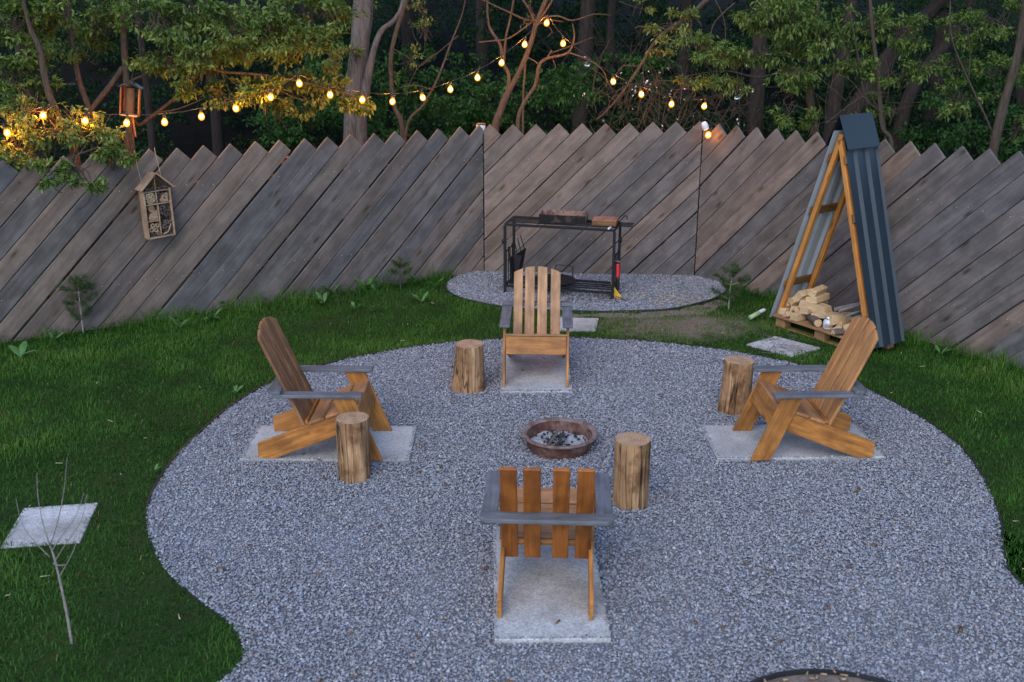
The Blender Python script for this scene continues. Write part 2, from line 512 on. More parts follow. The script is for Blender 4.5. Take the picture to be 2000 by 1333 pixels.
M['black_plastic'] = mat_paint('black_plastic', (0.012, 0.012, 0.013), 0.45)
M['yellow'] = mat_paint('yellow_blade', (0.62, 0.36, 0.02), 0.5)
M['white'] = mat_paint('white_plastic', (0.55, 0.55, 0.57), 0.45)
M['green_plastic'] = mat_paint('pale_green_plastic', (0.22, 0.31, 0.15), 0.5)
M['screw'] = mat_metal('zinc_screw', (0.6, 0.61, 0.63), 0.4, 0.6)
M['brick_red'] = mat_soil('scorched_block', (0.14, 0.065, 0.045), (0.30, 0.15, 0.11), 12)
M['straw'] = mat_soil('straw', (0.34, 0.26, 0.15), (0.52, 0.42, 0.28), 20)
M['rope'] = mat_soil('hemp_rope', (0.30, 0.21, 0.15), (0.45, 0.33, 0.25), 60)
M['cord'] = MB('black_cord').set(Base_Color=(0.012, 0.011, 0.010), Roughness=0.6).m
def mat_glass(name, col=(1, 1, 1), rough=0.03):
    k = MB(name)
    k.set(Base_Color=col, Roughness=rough, IOR=1.45)
    k.b.inputs['Transmission Weight'].default_value = 1.0
    return k.m
M['glass'] = mat_glass('clear_glass')
def mat_emit(name, col, strength):
    k = MB(name)
    e = k.n('ShaderNodeEmission')
    e.inputs[0].default_value = (*col, 1); e.inputs[1].default_value = strength
    k.l(e.outputs[0], k.out.inputs[0])
    return k.m
BULB_POWER = 620.0
M['filament'] = mat_emit('glowing_filament', (1.0, 0.40, 0.07), BULB_POWER)
M['filament_dim'] = mat_emit('dimmer_filament', (1.0, 0.40, 0.07), 110.0)
def mat_bulbglass():
    k = MB('amber_bulb_glass')
    tr = k.n('ShaderNodeBsdfTransparent'); tr.inputs[0].default_value = (1.0, 0.82, 0.5, 1)
    e = k.n('ShaderNodeEmission'); e.inputs[0].default_value = (1.0, 0.30, 0.02, 1); e.inputs[1].default_value = 1.7
    mx = k.n('ShaderNodeMixShader'); mx.inputs[0].default_value = 0.5
    k.l(tr.outputs[0], mx.inputs[1]); k.l(e.outputs[0], mx.inputs[2]); k.l(mx.outputs[0], k.out.inputs[0])
    return k.m
M['bulb_glass'] = mat_bulbglass()
M['bulb_off'] = mat_glass('unlit_bulb_glass', (0.9, 0.85, 0.8), 0.1)

# ------------------------------------------------------------------ the setting: ground, gravel, lawn
J1, J2 = Vector((-0.32, 12.24)), Vector((2.12, 12.03))
FL, FR = Vector((-4.81, 9.54)), Vector((4.51, 8.89))
tA, tC = (J1 - FL).normalized(), (FR - J2).normalized()
A0 = J1 - tA * 9.1
C1 = J2 + tC * 7.8
FENCE_LINE = np.array([A0, J1, J2, C1])

GRAVEL = smooth_poly([(0.55, 9.72), (0.0, 9.69), (-0.58, 9.56), (-1.04, 9.36), (-1.5, 9.08), (-1.94, 8.64), (-2.2, 8.1), (-2.34, 7.46), (-2.4, 7.0),
    (-2.39, 6.5), (-2.33, 6.15), (-2.2, 5.82), (-2.0, 5.46), (-1.74, 5.16), (-1.5, 4.92), (-1.37, 4.7), (-1.36, 4.52), (-1.45, 4.3), (-1.6, 3.8), (-1.7, 3.0), (-1.2, 2.4), (1.0, 2.2),
    (3.6, 2.5), (4.2, 3.8), (3.9, 4.7), (3.2, 5.02), (2.92, 5.22), (2.88, 5.45), (2.95, 5.7), (3.09, 6.06), (3.2, 6.5), (3.28, 6.98), (3.27, 7.38), (3.19, 7.78), (3.03, 8.22), (2.8, 8.66),
    (2.5, 9.03), (1.95, 9.36), (1.25, 9.62)], 4)
REAR = smooth_poly([(-0.66, 11.95), (-0.73, 11.6), (-0.7, 11.34), (-0.55, 11.06), (-0.27, 10.83), (0.0, 10.7), (0.3, 10.62), (0.63, 10.57), (1.05, 10.56), (1.59, 10.64), (1.94, 10.84), (2.2, 11.07), (2.36, 11.36),
    (2.36, 11.62), (2.3, 11.82), (2.12, 12.0), (1.0, 12.10), (-0.32, 12.2), (-0.55, 12.06)], 4)
BEDC, BEDR = (1.50, 3.85), 0.63
def ground_z(x, y):
    # flat garden, the wood behind the fence climbs a bank
    t = max(0.0, y - 15.0)
    return 0.16 * t * min(1, t / 6) if t > 0 else 0.0
xs = np.concatenate([np.linspace(-220, -20, 11), np.linspace(-18, 18, 37), np.linspace(20, 220, 11)])
ys = np.concatenate([np.linspace(-120, 0, 7), np.linspace(2, 50, 49), np.linspace(60, 300, 9)])
gv = []
for y in ys:
    for x in xs:
        z = min(ground_z(x, y), 14.0)
        if y > 16: z += 0.25 * mnoise.noise(Vector((x * 0.3, y * 0.3, 0)))
        gv.append((x, y, z))
nx = len(xs)
gi = np.arange(len(ys) * nx).reshape(len(ys), nx)
gf = np.stack([gi[:-1, :-1], gi[:-1, 1:], gi[1:, 1:], gi[1:, :-1]], -1).reshape(-1, 4)
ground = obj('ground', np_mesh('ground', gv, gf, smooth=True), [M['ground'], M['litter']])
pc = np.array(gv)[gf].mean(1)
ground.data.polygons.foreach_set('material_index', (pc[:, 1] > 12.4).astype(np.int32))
tag(ground, 'dark lawn soil running back to the forest floor', kind='structure')
def sheet(name, poly, z, mat, label):
    bm = bmesh.new()
    vs = [bm.verts.new((p[0], p[1], z)) for p in poly]
    f = bm.faces.new(vs)
    bmesh.ops.triangulate(bm, faces=[f])
    bmesh.ops.recalc_face_normals(bm, faces=bm.faces)
    if sum(fc.normal.z for fc in bm.faces) < 0: bmesh.ops.reverse_faces(bm, faces=bm.faces)
    return tag(obj(name, bm_mesh(bm, name), mat), label, kind='structure')
sheet('gravel_bed', GRAVEL, 0.004, M['bed'], 'grey fines under the round gravel seating area')
sheet('rear_gravel_bed', REAR, 0.004, M['bed'], 'grey fines under the gravel around the grill rack')
SOILP0 = smooth_poly([(0.4, 10.44), (0.9, 10.55), (1.5, 10.61), (1.93, 10.8), (2.16, 11.0), (2.26, 10.86), (1.9, 10.52), (1.4, 10.40), (0.8, 10.38)], 6)
SOILP = SOILP0 + np.array([[0.11 * mnoise.noise(Vector((p[0] * 6, p[1] * 6, 1))), 0.11 * mnoise.noise(Vector((p[0] * 6, p[1] * 6, 9)))] for p in SOILP0])
sheet('bare_soil', SOILP, 0.003, M['soil'], 'trodden bare soil in front of the grill gravel')

# instanced stones
def stone_mesh(seed):
    rng = np.random.default_rng(seed)
    bm = bmesh.new()
    for _ in range(11):
        p = rng.normal(size=3); p /= np.linalg.norm(p)
        p *= rng.uniform(0.8, 1.1)
        bm.verts.new((p[0] * 1.0, p[1] * rng.uniform(0.65, 0.85), p[2] * 0.48))
    r = bmesh.ops.convex_hull(bm, input=bm.verts)
    bmesh.ops.delete(bm, geom=[v for v in bm.verts if not v.link_faces], context='VERTS')
    return bm_mesh(bm, 'stone_%d' % seed)
def proto_collection(name, meshes, mat):
    c = bpy.data.collections.new(name)
    for i, me in enumerate(meshes):
        if mat: me.materials.append(mat)
        c.objects.link(bpy.data.objects.new('%s_kind_%02d' % (name, i), me))
    return c
def scatter(name, pts, rot, scl, idx, coll, label):
    me = bpy.data.meshes.new(name)
    me.vertices.add(len(pts))
    me.vertices.foreach_set('co', np.asarray(pts, np.float32).ravel())
    a = me.attributes.new('rot', 'FLOAT_VECTOR', 'POINT'); a.data.foreach_set('vector', np.asarray(rot, np.float32).ravel())
    a = me.attributes.new('scl', 'FLOAT', 'POINT'); a.data.foreach_set('value', np.asarray(scl, np.float32))
    a = me.attributes.new('idx', 'INT', 'POINT'); a.data.foreach_set('value', np.asarray(idx, np.int32))
    o = obj(name, me, None)
    g = bpy.data.node_groups.new(name + '_scatter', 'GeometryNodeTree')
    g.interface.new_socket('Geometry', in_out='INPUT', socket_type='NodeSocketGeometry')
    g.interface.new_socket('Geometry', in_out='OUTPUT', socket_type='NodeSocketGeometry')
    N = g.nodes.new
    i, u = N('NodeGroupInput'), N('NodeGroupOutput')
    inst = N('GeometryNodeInstanceOnPoints')
    ci = N('GeometryNodeCollectionInfo')
    ci.inputs['Collection'].default_value = coll
    ci.inputs['Separate Children'].default_value = True
    ci.inputs['Reset Children'].default_value = True
    def na(nm, t):
        x = N('GeometryNodeInputNamedAttribute'); x.data_type = t; x.inputs['Name'].default_value = nm
        return x.outputs['Attribute']
    g.links.new(i.outputs[0], inst.inputs['Points'])
    g.links.new(ci.outputs[0], inst.inputs['Instance'])
    inst.inputs['Pick Instance'].default_value = True
    g.links.new(na('idx', 'INT'), inst.inputs['Instance Index'])
    er = N('FunctionNodeEulerToRotation')
    g.links.new(na('rot', 'FLOAT_VECTOR'), er.inputs[0])
    g.links.new(er.outputs[0], inst.inputs['Rotation'])
    g.links.new(na('scl', 'FLOAT'), inst.inputs['Scale'])
    g.links.new(inst.outputs[0], u.inputs[0])
    md = o.modifiers.new('scatter', 'NODES'); md.node_group = g
    return tag(o, label, kind='stuff')
stones = proto_collection('gravel_stone', [stone_mesh(s) for s in range(8)], M['stone'])

# paving slabs: corners on the ground
def slab_corners(x, y, th, w, d):
    c, s = math.cos(th), math.sin(th)
    return [(x + c * a - s * b, y + s * a + c * b) for a, b in ((-w / 2, -d / 2), (w / 2, -d / 2), (w / 2, d / 2), (-w / 2, d / 2))]
SLABS = [
    (slab_corners(-1.319, 7.221, -0.006, 1.2, 0.6), 0.030, 'long concrete slab under the chair on the left'),
    (slab_corners(2.053, 7.261, 0.031, 1.2, 0.6), 0.030, 'long concrete slab under the chair on the right'),
    (slab_corners(0.204, 5.335, 0.021, 0.6, 1.2), 0.030, 'concrete slab under the nearest chair, seen from behind'),
    (slab_corners(0.206, 8.856, 0.001, 0.6, 1.2), 0.030, 'concrete slab under the far chair that faces the camera'),
    ([(-3.06, 5.70), (-2.61, 5.77), (-2.69, 6.29), (-3.14, 6.21)], 0.010, 'pale square slab in the lawn behind the bare sapling'),
    ([(2.20, 9.52), (2.55, 9.19), (2.87, 9.42), (2.53, 9.76)], 0.018, 'diamond-set slab strewn with twigs in front of the wood shelter'),
    ([(0.42, 9.94), (0.82, 9.93), (0.88, 10.33), (0.44, 10.36)], 0.018, 'small square slab in the grass behind the far chair'),
]
for cs, top, lab in SLABS:
    cx, cy = sum(c[0] for c in cs) / 4, sum(c[1] for c in cs) / 4
    me = prism([(x - cx, y - cy) for x, y in cs], -0.03, top, 0.004, 'paving_slab')
    o = obj('paving_slab', me, M['concrete'])
    o.location = (cx, cy, 0)
    tag(o, lab, 'slab', 'concrete slabs')

def in_any_slab(P, grow=0.0):
    r = np.zeros(len(P), bool)
    for cs, _t, _l in SLABS:
        c = np.mean(cs, axis=0)
        q = np.asarray(cs)
        q = c + (q - c) * (1 + grow)
        r |= inside(q, P)
    return r
def gravel_points(poly, n_m2, lo, hi, ymin=3.9):
    x0, y0 = poly.min(0); x1, y1 = poly.max(0); y0 = max(y0, ymin)
    n = int((x1 - x0) * (y1 - y0) * n_m2)
    P = RNG.uniform((x0, y0), (x1, y1), (n, 2))
    P = P[inside(poly, P) & ~in_any_slab(P, -0.03)]
    s = RNG.uniform(lo, hi, len(P)) * RNG.choice([0.75, 1.0, 1.0, 1.25], len(P))
    return P, s
BED = np.array([(BEDC[0] + BEDR * math.cos(a), BEDC[1] + BEDR * math.sin(a)) for a in np.linspace(0, 2 * math.pi, 40, endpoint=False)])
P1, s1 = gravel_points(GRAVEL, 8200, 0.0066, 0.0115)
m = ~inside(BED, P1)
P1, s1 = P1[m], s1[m]
P2, s2 = gravel_points(REAR, 5200, 0.0075, 0.0125)
for nm, P, s, lab in (('gravel', P1, s1, 'grey crushed stone filling the round seating area'), ('gravel', P2, s2, 'grey gravel around the grill rack by the fence')):
    n = len(P)
    z = 0.004 + s * 0.35 + RNG.uniform(0, 0.010, n) + 0.007 * vnoise(P, 1.6, 4.4) + 0.005 * vnoise(P, 5.0, 1.4)
    z = np.where(in_any_slab(P, 0.0), 0.031 + s * 0.3, np.maximum(z, 0.001))
    rot = np.stack([RNG.normal(0, 0.33, n), RNG.normal(0, 0.33, n), RNG.uniform(0, 6.28, n)], 1)
    scatter(nm, np.c_[P, z], rot, s, RNG.integers(0, 8, n), stones, lab)
# planting bed at the bottom edge
sheet('planting_bed', BED, 0.008, M['soil'], 'round bed of wood chips at the bottom edge of the gravel')

# black plastic edging
def edging(name, pts, h, label, group='black plastic edging strips'):
    bm = bmesh.new()
    prev = None
    n = len(pts)
    for i, p in enumerate(pts):
        a, b = np.asarray(pts[max(i - 1, 0)]), np.asarray(pts[min(i + 1, n - 1)])
        t = b - a; t = t / (np.linalg.norm(t) + 1e-9)
        nn = np.array([-t[1], t[0]]) * 0.006
        hh = h + 0.006 * mnoise.noise(Vector((p[0] * 2, p[1] * 2, 3)))
        ring = [bm.verts.new((p[0] + s * nn[0], p[1] + s * nn[1], z)) for s, z in ((-1, -0.02), (-1, hh), (1, hh), (1, -0.02))]
        tube_top = None
        if prev:
            for k in range(4): bm.faces.new((prev[k], prev[(k + 1) % 4], ring[(k + 1) % 4], ring[k]))
        else: bm.faces.new(ring)
        prev = ring
    bm.faces.new(list(reversed(prev)))
    bmesh.ops.recalc_face_normals(bm, faces=bm.faces)
    tag(obj(name, bm_mesh(bm, name), M['edging']), label, 'edging', group)
gl = list(GRAVEL)
edging('lawn_edging', gl[4:10 * 4] , 0.022, 'curved black edging between the upper left lawn and the gravel circle')
edging('lawn_edging', gl[10 * 4 - 1:17 * 4], 0.006, 'low black edging half buried in the grass at the lower left of the gravel')
edging('lawn_edging', gl[24 * 4:] + gl[:4], 0.02, 'curved black edging between the right lawn and the gravel circle')
edging('lawn_edging', list(REAR)[1 * 4:13 * 4], 0.026, 'black edging around the gravel under the grill rack')
edging('lawn_edging', list(BED) + [BED[0]], 0.032, 'round black edging at the bottom edge of the gravel')

# ------------------------------------------------------------------ fence
fence = thing('wooden_fence', 'tall weathered fence of diagonal planks with sawtooth top', 'fence', (0, 0, 0))
PL_W, PITCH_S = 0.1838, 0.26
def clip_poly(poly, n, d):
    out = []
    for i in range(len(poly)):
        a, b = poly[i], poly[(i + 1) % len(poly)]
        da, db = n[0] * a[0] + n[1] * a[1] - d, n[0] * b[0] + n[1] * b[1] - d
        if da <= 0: out.append(a)
        if (da < 0 < db) or (db < 0 < da):
            t = da / (da - db)
            out.append((a[0] + (b[0] - a[0]) * t, a[1] + (b[1] - a[1]) * t))
    return out
screw_bm = bmesh.new()
def fence_section(P, t, L, s0, hfun, grey, z0=-0.03):
    q = math.sqrt(0.5)
    k0 = int(math.floor((0 - s0) / PITCH_S)) - 1
    k1 = int(math.ceil((L + 2.2 - s0) / PITCH_S))
    t3 = Vector((t.x, t.y, 0)); up = Vector((0, 0, 1))
    X, Y = (t3 + up) * q, (up - t3) * q
    Z = X.cross(Y)
    for k in range(k0, k1 + 1):
        s = s0 + k * PITCH_S + random.uniform(-0.008, 0.008)
        h = hfun(min(max(s, 0), L)) + random.uniform(-0.006, 0.006)
        w = PL_W - random.choice([0.008, 0.009, 0.011, 0.013, 0.016])
        T = (s, h)
        e = (s + w * q, h - w * q)
        far = 4.0
        poly = [T, (T[0] - far * q, T[1] - far * q), (e[0] - far * q, e[1] - far * q), e]
        for n, d in (((-1, 0), -0.004), ((1, 0), L - 0.004), ((0, -1), -z0)):
            poly = clip_poly(poly, n, d)
            if len(poly) < 3: break
        if len(poly) < 3: continue
        c = (sum(p[0] for p in poly) / len(poly), sum(p[1] for p in poly) / len(poly))
        loc = [((p[0] - c[0]) * q + (p[1] - c[1]) * q, -(p[0] - c[0]) * q + (p[1] - c[1]) * q) for p in poly]
        ar = 0.5 * sum(loc[i][0] * loc[(i + 1) % len(loc)][1] - loc[(i + 1) % len(loc)][0] * loc[i][1] for i in range(len(loc)))
        if abs(ar) < 0.0015: continue
        if ar < 0: loc.reverse()
        me = prism(loc, -0.028, 0.0, 0.004, 'plank')
        Mx = Matrix((X, Y, Z)).transposed().to_4x4()
        Mx = Mx @ Matrix.Rotation(random.uniform(-0.004, 0.004), 4, 'X')
        Mx.translation = Vector((P.x, P.y, 0)) + t3 * c[0] + up * c[1] + Z * random.uniform(-0.005, 0.005)
        obj('plank', me, M['fence_grey_dim'] if random.random() < grey(s) else M['fence'], fence, Mx)
        # screws where the plank crosses the rails and at the joints
        for zz in (0.42, 1.32):
            sm = s + w * q * 0.5 - (h - w * q * 0.5 - zz)
            for ds in (-0.055, 0.055):
                if 0.05 < sm + ds < L - 0.05 and random.random() < 0.75:
                    pos = Vector((P.x, P.y, 0)) + t3 * (sm + ds) + up * (zz + random.uniform(-0.012, 0.012)) + Z * 0.0055
                    bmesh.ops.create_cone(screw_bm, cap_ends=True, segments=6, radius1=0.0036, radius2=0.0026, depth=0.003,
                        matrix=Matrix.Translation(pos) @ Z.to_track_quat('Z', 'Y').to_matrix().to_4x4())
        for edge_s in (0.022, L - 0.022):
            zc = h - w * q * 0.5 - (s + w * q * 0.5 - edge_s)
            for dz in (-0.06, 0.06):
                if 0.1 < zc + dz < 1.5 and edge_s < s + 0.06:
                    pos = Vector((P.x, P.y, 0)) + t3 * edge_s + up * (zc + dz) + Z * 0.0055
                    bmesh.ops.create_cone(screw_bm, cap_ends=True, segments=6, radius1=0.0036, radius2=0.0026, depth=0.003,
                        matrix=Matrix.Translation(pos) @ Z.to_track_quat('Z', 'Y').to_matrix().to_4x4())
    for zz in (0.42, 1.32):
        a = Vector((P.x, P.y, zz)) + t3 * 0.02 - Z * 0.06
        board('rail', a, a + t3 * (L - 0.04), 0.045, 0.05, M['batten'], fence)
    npost = max(1, int(round(L / 2.45)))
    for i in range(npost + 1):
        b = Vector((P.x, P.y, -0.1)) + t3 * min(max(L * i / npost, 0.08), L - 0.08) - Z * 0.135
        board('post', b, b + up * 1.6, 0.09, 0.09, M['batten'], fence, side=t3)
LA = (J1 - A0).length
fence_section(A0, tA, LA, LA - 0.042 - PITCH_S * 40, lambda s: 1.70, lambda s: 0.34)
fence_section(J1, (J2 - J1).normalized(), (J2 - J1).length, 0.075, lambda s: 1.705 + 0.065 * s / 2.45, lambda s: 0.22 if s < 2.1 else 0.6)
fence_section(J2, tC, (C1 - J2).length, 0.229, lambda s: 1.765 + 0.03 * s, lambda s: 0.12 if s < 1.6 else 0.9)  # mostly the darker wood further along: right-end dimness put into the colour
tag(obj('screw', bm_mesh(screw_bm, 'screw'), M['screw'], fence), kind='stuff')

# ------------------------------------------------------------------ grass
FENCE_IN = np.array([A0 + Vector((0.06, -0.1)), J1 + Vector((0, -0.06)), J2 + Vector((0, -0.06)), C1 + Vector((-0.1, -0.06)), Vector((C1.x, 2.0)), Vector((A0.x, 2.0))])
def blades(P, h, w, lean, rnd, name, mat, label):
    n = len(P)
    az = RNG.uniform(0, 2 * math.pi, n)
    dx, dy = np.cos(az), np.sin(az)
    sx, sy = -dy, dx
    b = np.c_[P, np.full(n, -0.004)]
    V = np.empty((n, 5, 3), np.float32)
    hw = (w / 2)[:, None]
    S = np.stack([sx, sy, np.zeros(n)], 1)
    D = np.stack([dx, dy, np.zeros(n)], 1)
    mid = b + D * (lean * 0.35 * h)[:, None] + np.array([0, 0, 1]) * (h * 0.6)[:, None]
    tip = b + D * (lean * h)[:, None] + np.array([0, 0, 1]) * (h * np.sqrt(np.clip(1 - 0.40 * lean ** 2, 0.15, 1)))[:, None]
    V[:, 0] = b - S * hw; V[:, 1] = b + S * hw
    V[:, 2] = mid + S * hw * 0.8; V[:, 3] = mid - S * hw * 0.8
    V[:, 4] = tip
    base = np.arange(n)[:, None] * 5
    q = base + np.array([[0, 1, 2, 3]])
    t = base + np.array([[3, 2, 4]])
    me = np_mesh(name, V.reshape(-1, 3), [q, t], {'rnd': np.repeat(rnd, 5)})
    return tag(obj(name, me, mat), label, kind='stuff')
ng = 520000
G = RNG.uniform((-6.2, 3.8), (6.0, 12.25), (ng, 2))
_ov = 0.018 + 0.03 * vnoise(G, 4.0, 6.0)
ok = inside(FENCE_IN, G) & (~inside(GRAVEL, G) | (dist_line(G, GRAVEL) < _ov)) & ~inside(REAR, G) & ~in_any_slab(G, -0.11)
G = G[ok]
# keep to what a camera near the photograph's can see
ang = np.abs(G[:, 0]) / (G[:, 1] + 0.6)
G = G[ang < 0.85]
soilm = inside(SOILP, G)
G = G[~(soilm & (RNG.random(len(G)) < 0.66 + 0.6 * vnoise(G, 5.0, 2.2)))]
dF = dist_line(G, FENCE_LINE, False)
worn = np.exp(-((G[:, 0] - 1.65) ** 2 / 0.9 + (G[:, 1] - 10.12) ** 2 / 0.22))
patch = vnoise(G, 0.8, 3.1)
patch2 = vnoise(G, 3.0, 8.7)
G_keep = RNG.random(len(G)) > worn * (0.58 + 0.9 * patch2) + np.clip(patch2 - 0.25, 0, 1) * 0.8
G, dF, patch, patch2, worn = G[G_keep], dF[G_keep], patch[G_keep], patch2[G_keep], worn[G_keep]
n = len(G)
h = RNG.uniform(0.024, 0.055, n) * (1 + 0.5 * patch + 0.4 * patch2) * (1 - 0.45 * worn)
h += np.exp(-(dF / 0.2) ** 2) * RNG.uniform(0.0, 0.20, n) * (RNG.random(n) < 0.8) * (0.6 + 1.2 * np.clip(patch2 + 0.3, 0, 1))
w = RNG.uniform(0.003, 0.0058, n) * (1 + 0.5 * (h > 0.09))
lean = RNG.uniform(0.15, 1.45, n)
rnd = np.clip(0.44 + 0.42 * patch + 0.35 * patch2 + RNG.normal(0, 0.15, n), 0, 0.9)
dry = RNG.random(n) < 0.008 + 0.12 * worn
rnd[dry] = 1.0
blades(G, h, w, lean, rnd, 'grass', M['grass'], 'short dark green lawn grass, taller along the fence')
# loose twigs, straw and old leaves
def debris(name, P, lo, hi, mat, label, z=0.02, thick=0.0025):
    n = len(P)
    az = RNG.uniform(0, 6.28, n); L = RNG.uniform(lo, hi, n)
    D = np.stack([np.cos(az), np.sin(az), RNG.normal(0, 0.15, n)], 1) * (L / 2)[:, None]
    S = np.stack([-np.sin(az), np.cos(az), np.zeros(n)], 1) * (thick * RNG.uniform(0.7, 1.6, n))[:, None]
    U = np.array([0, 0, 1.0]) * thick
    c = np.c_[P, np.full(n, z) + RNG.uniform(0, 0.01, n)]
    V = np.stack([c - D - S, c - D + S, c - D + U, c + D - S, c + D + S, c + D + U], 1)
    b = np.arange(n)[:, None] * 6
    t = np.concatenate([b + np.array([[0, 2, 1]]), b + np.array([[3, 4, 5]])])
    q = np.concatenate([b + np.array([[0, 1, 4, 3]]), b + np.array([[1, 2, 5, 4]]), b + np.array([[2, 0, 3, 5]])])
    return tag(obj(name, np_mesh(name, V.reshape(-1, 3), [t, q]), mat), label, kind='stuff')
Q = RNG.uniform((-4.5, 4.2), (4.2, 11.5), (700, 2))
Q = Q[inside(FENCE_IN, Q) & ~inside(GRAVEL, Q) & ~inside(REAR, Q)]
debris('straw_litter', Q[:45], 0.02, 0.06, M['straw'], 'dry stalks lying in the lawn', 0.035)
Qw = np.c_[RNG.normal(1.8, 0.28, 140), RNG.normal(11.02, 0.13, 140)]
debris('wood_chip_litter', Qw[inside(REAR, Qw)], 0.02, 0.09, M['straw'], 'wood splinters on the gravel to the right of the grill rack', 0.025)
Qg = np.c_[RNG.uniform(0.1, 1.2, 90), RNG.normal(11.08, 0.1, 90)]
debris('bark_litter', Qg, 0.02, 0.07, M['bark_wood'], 'bark scraps under the grill rack', 0.025, 0.006)
Qb = BEDC + RNG.normal(0, 0.34, (500, 2)); Qb = Qb[inside(BED, Qb)]
debris('bed_chip_litter', Qb, 0.02, 0.05, M['pale_wood'], 'pale chips in the round bed at the bottom edge', 0.02, 0.006)
Qs = np.array([2.53, 9.47]) + RNG.normal(0, 0.14, (70, 2))
debris('twig_litter', Qs, 0.04, 0.14, M['twig_grey'], 'thin twigs scattered over the diamond-set slab', 0.024, 0.002)

Ql = RNG.uniform((-2.2, 4.3), (3.1, 9.5), (80, 2)); Ql = Ql[inside(GRAVEL, Ql)]
debris('fallen_leaf_litter', Ql, 0.02, 0.05, M['batten'], 'brown leaf scraps and bark chips lying on the gravel', 0.024, 0.006)
# ------------------------------------------------------------------ chairs
def rot2(p, a):
    c, s = math.cos(a), math.sin(a)
    return (c * p[0] - s * p[1], s * p[0] + c * p[1])
def side_plate(name, poly, y0, y1, ang, mat, parent):
    """outline in the chair's x-z plane, thick from y0 to y1; grain along the direction ANG"""
    cx, cz = sum(p[0] for p in poly) / len(poly), sum(p[1] for p in poly) / len(poly)
    loc = [rot2((p[0] - cx, p[1] - cz), -ang) for p in poly]
    t = abs(y1 - y0) / 2
    X = Vector((math.cos(ang), 0, math.sin(ang))); Y = Vector((-math.sin(ang), 0, math.cos(ang)))
    Z = X.cross(Y)
    ar = sum(loc[i][0] * loc[(i + 1) % len(loc)][1] - loc[(i + 1) % len(loc)][0] * loc[i][1] for i in range(len(loc)))
    if ar < 0: loc.reverse()
    Mx = Matrix((X, Y, Z)).transposed().to_4x4(); Mx.translation = (cx, (y0 + y1) / 2, cz)
    return obj(name, prism(loc, -t, t, 0.003, name), mat, parent, Mx)
def chair(label, toe, rz, arm_out, slats, arch=True, drop=0.0, back='back', SLAT=0.765):
    """toe: centre of the front leg toes, on the slab; local +X runs from the toes to the back of the chair"""
    c = thing('garden_chair', label, 'chair', (toe[0], toe[1], 0.0305), rz, 'slatted wooden chairs around the fire bowl')
    wd, st, am = M['chair'], M['seat'], M['armrest']
    hw = 0.276
    for s in (-1, 1):
        o0, o1 = sorted((s * hw, s * (hw - 0.022)))
        a = math.atan2(0.476, 0.196)
        side_plate('leg', [(0, 0), (0.142, 0), (0.340, 0.476), (0.190, 0.476)], o0, o1, a, wd, c)
        i0, i1 = sorted((s * (hw - 0.0225), s * (hw - 0.0445)))
        a2 = math.atan2(-0.116 + 0.395, -(0.885 - 0.165))
        side_plate('side_rail', [(0.165, 0.396), (0.885, 0.116), (0.885, 0.0), (0.765, 0.0), (0.26, 0.205), (0.13, 0.262)], i0, i1, a2, wd, c)
    iw = hw - 0.024
    d = Vector((0.042, 0, 0.136)).normalized()
    f0 = Vector((0.136, 0, 0.245)) + Vector((-0.012, 0, 0.004))
    f1 = f0 + d * 0.150
    mid = (f0 + f1) / 2
    board('front_board', mid + Vector((0, -iw, 0)), mid + Vector((0, iw, 0)), 0.150, 0.022, wd, c, side=d)
    # seat slats lie across the rails
    rd = Vector((0.72, 0, -0.28)).normalized(); up = Vector((0.28, 0, 0.72)).normalized()
    pos = 0.0
    base = Vector((0.152, 0, 0.396)) + up * 0.0135
    for wdt in (0.118, 0.125, 0.118):
        m = base + rd * (pos + wdt / 2)
        board('seat_slat', m + Vector((0, -iw - 0.012, 0)), m + Vector((0, iw + 0.012, 0)), wdt, 0.022, st, c, side=rd, bev=0.005)
        pos += wdt + 0.009
    # back
    bd = Vector((0.275, 0, 0.645)).normalized()
    b0 = Vector((0.552, 0, 0.245)) - bd * drop
    bn = Vector((bd.z, 0, -bd.x))
    for i, (y0, y1) in enumerate(slats):
        yc = (y0 + y1) / 2
        top = lambda y: (SLAT - (1.3 * y * y if arch else 0.0))
        n_ = 5
        w_ = y1 - y0
        ys_ = [y0 + w_ * k / n_ for k in range(n_ + 1)]
        poly = [(0.0, y0 - yc), (0.0, y1 - yc)] if True else None
        outer = [(top(yv), yv - yc) for yv in reversed(ys_)]
        loc = [(0.0, y0 - yc), ] + [(0.0, y1 - yc)] + outer
        loc = [(a - 0.38, b) for a, b in loc]
        ar = sum(loc[k][0] * loc[(k + 1) % len(loc)][1] - loc[(k + 1) % len(loc)][0] * loc[k][1] for k in range(len(loc)))
        if ar < 0: loc.reverse()
        X, Y = bd, Vector((0, 1, 0)); Z = X.cross(Y)
        Mx = Matrix((X, Y, Z)).transposed().to_4x4()
        Mx.translation = b0 + bd * 0.38 + Vector((0, yc, 0))
        obj('back_slat', prism(loc, -0.011, 0.011, 0.004, 'back_slat'), M[back], c, Mx)
    board('back_cleat', b0 + bd * (0.012 + drop) - bn * 0.024 + Vector((0, -iw + 0.03, 0)), b0 + bd * (0.012 + drop) - bn * 0.024 + Vector((0, iw - 0.03, 0)), 0.03, 0.024, wd, c, side=bd)
    ax1 = 0.745
    for s in (-1, 1):
        lo, hi = sorted((s * arm_out, s * (arm_out - 0.086)))
        loc = [(0.128, lo), (ax1, lo), (ax1, hi), (0.128, hi)]
        yc = (lo + hi) / 2
        Mx = Matrix.Translation(((0.128 + ax1) / 2, yc, 0.4905))
        bm = bmesh.new(); box_bm(bm, (0, 0, 0), (ax1 - 0.128, 0.086, 0.024)); bevel(bm, 0.004)
        obj('armrest', bm_mesh(bm, 'armrest'), am, c, Mx)
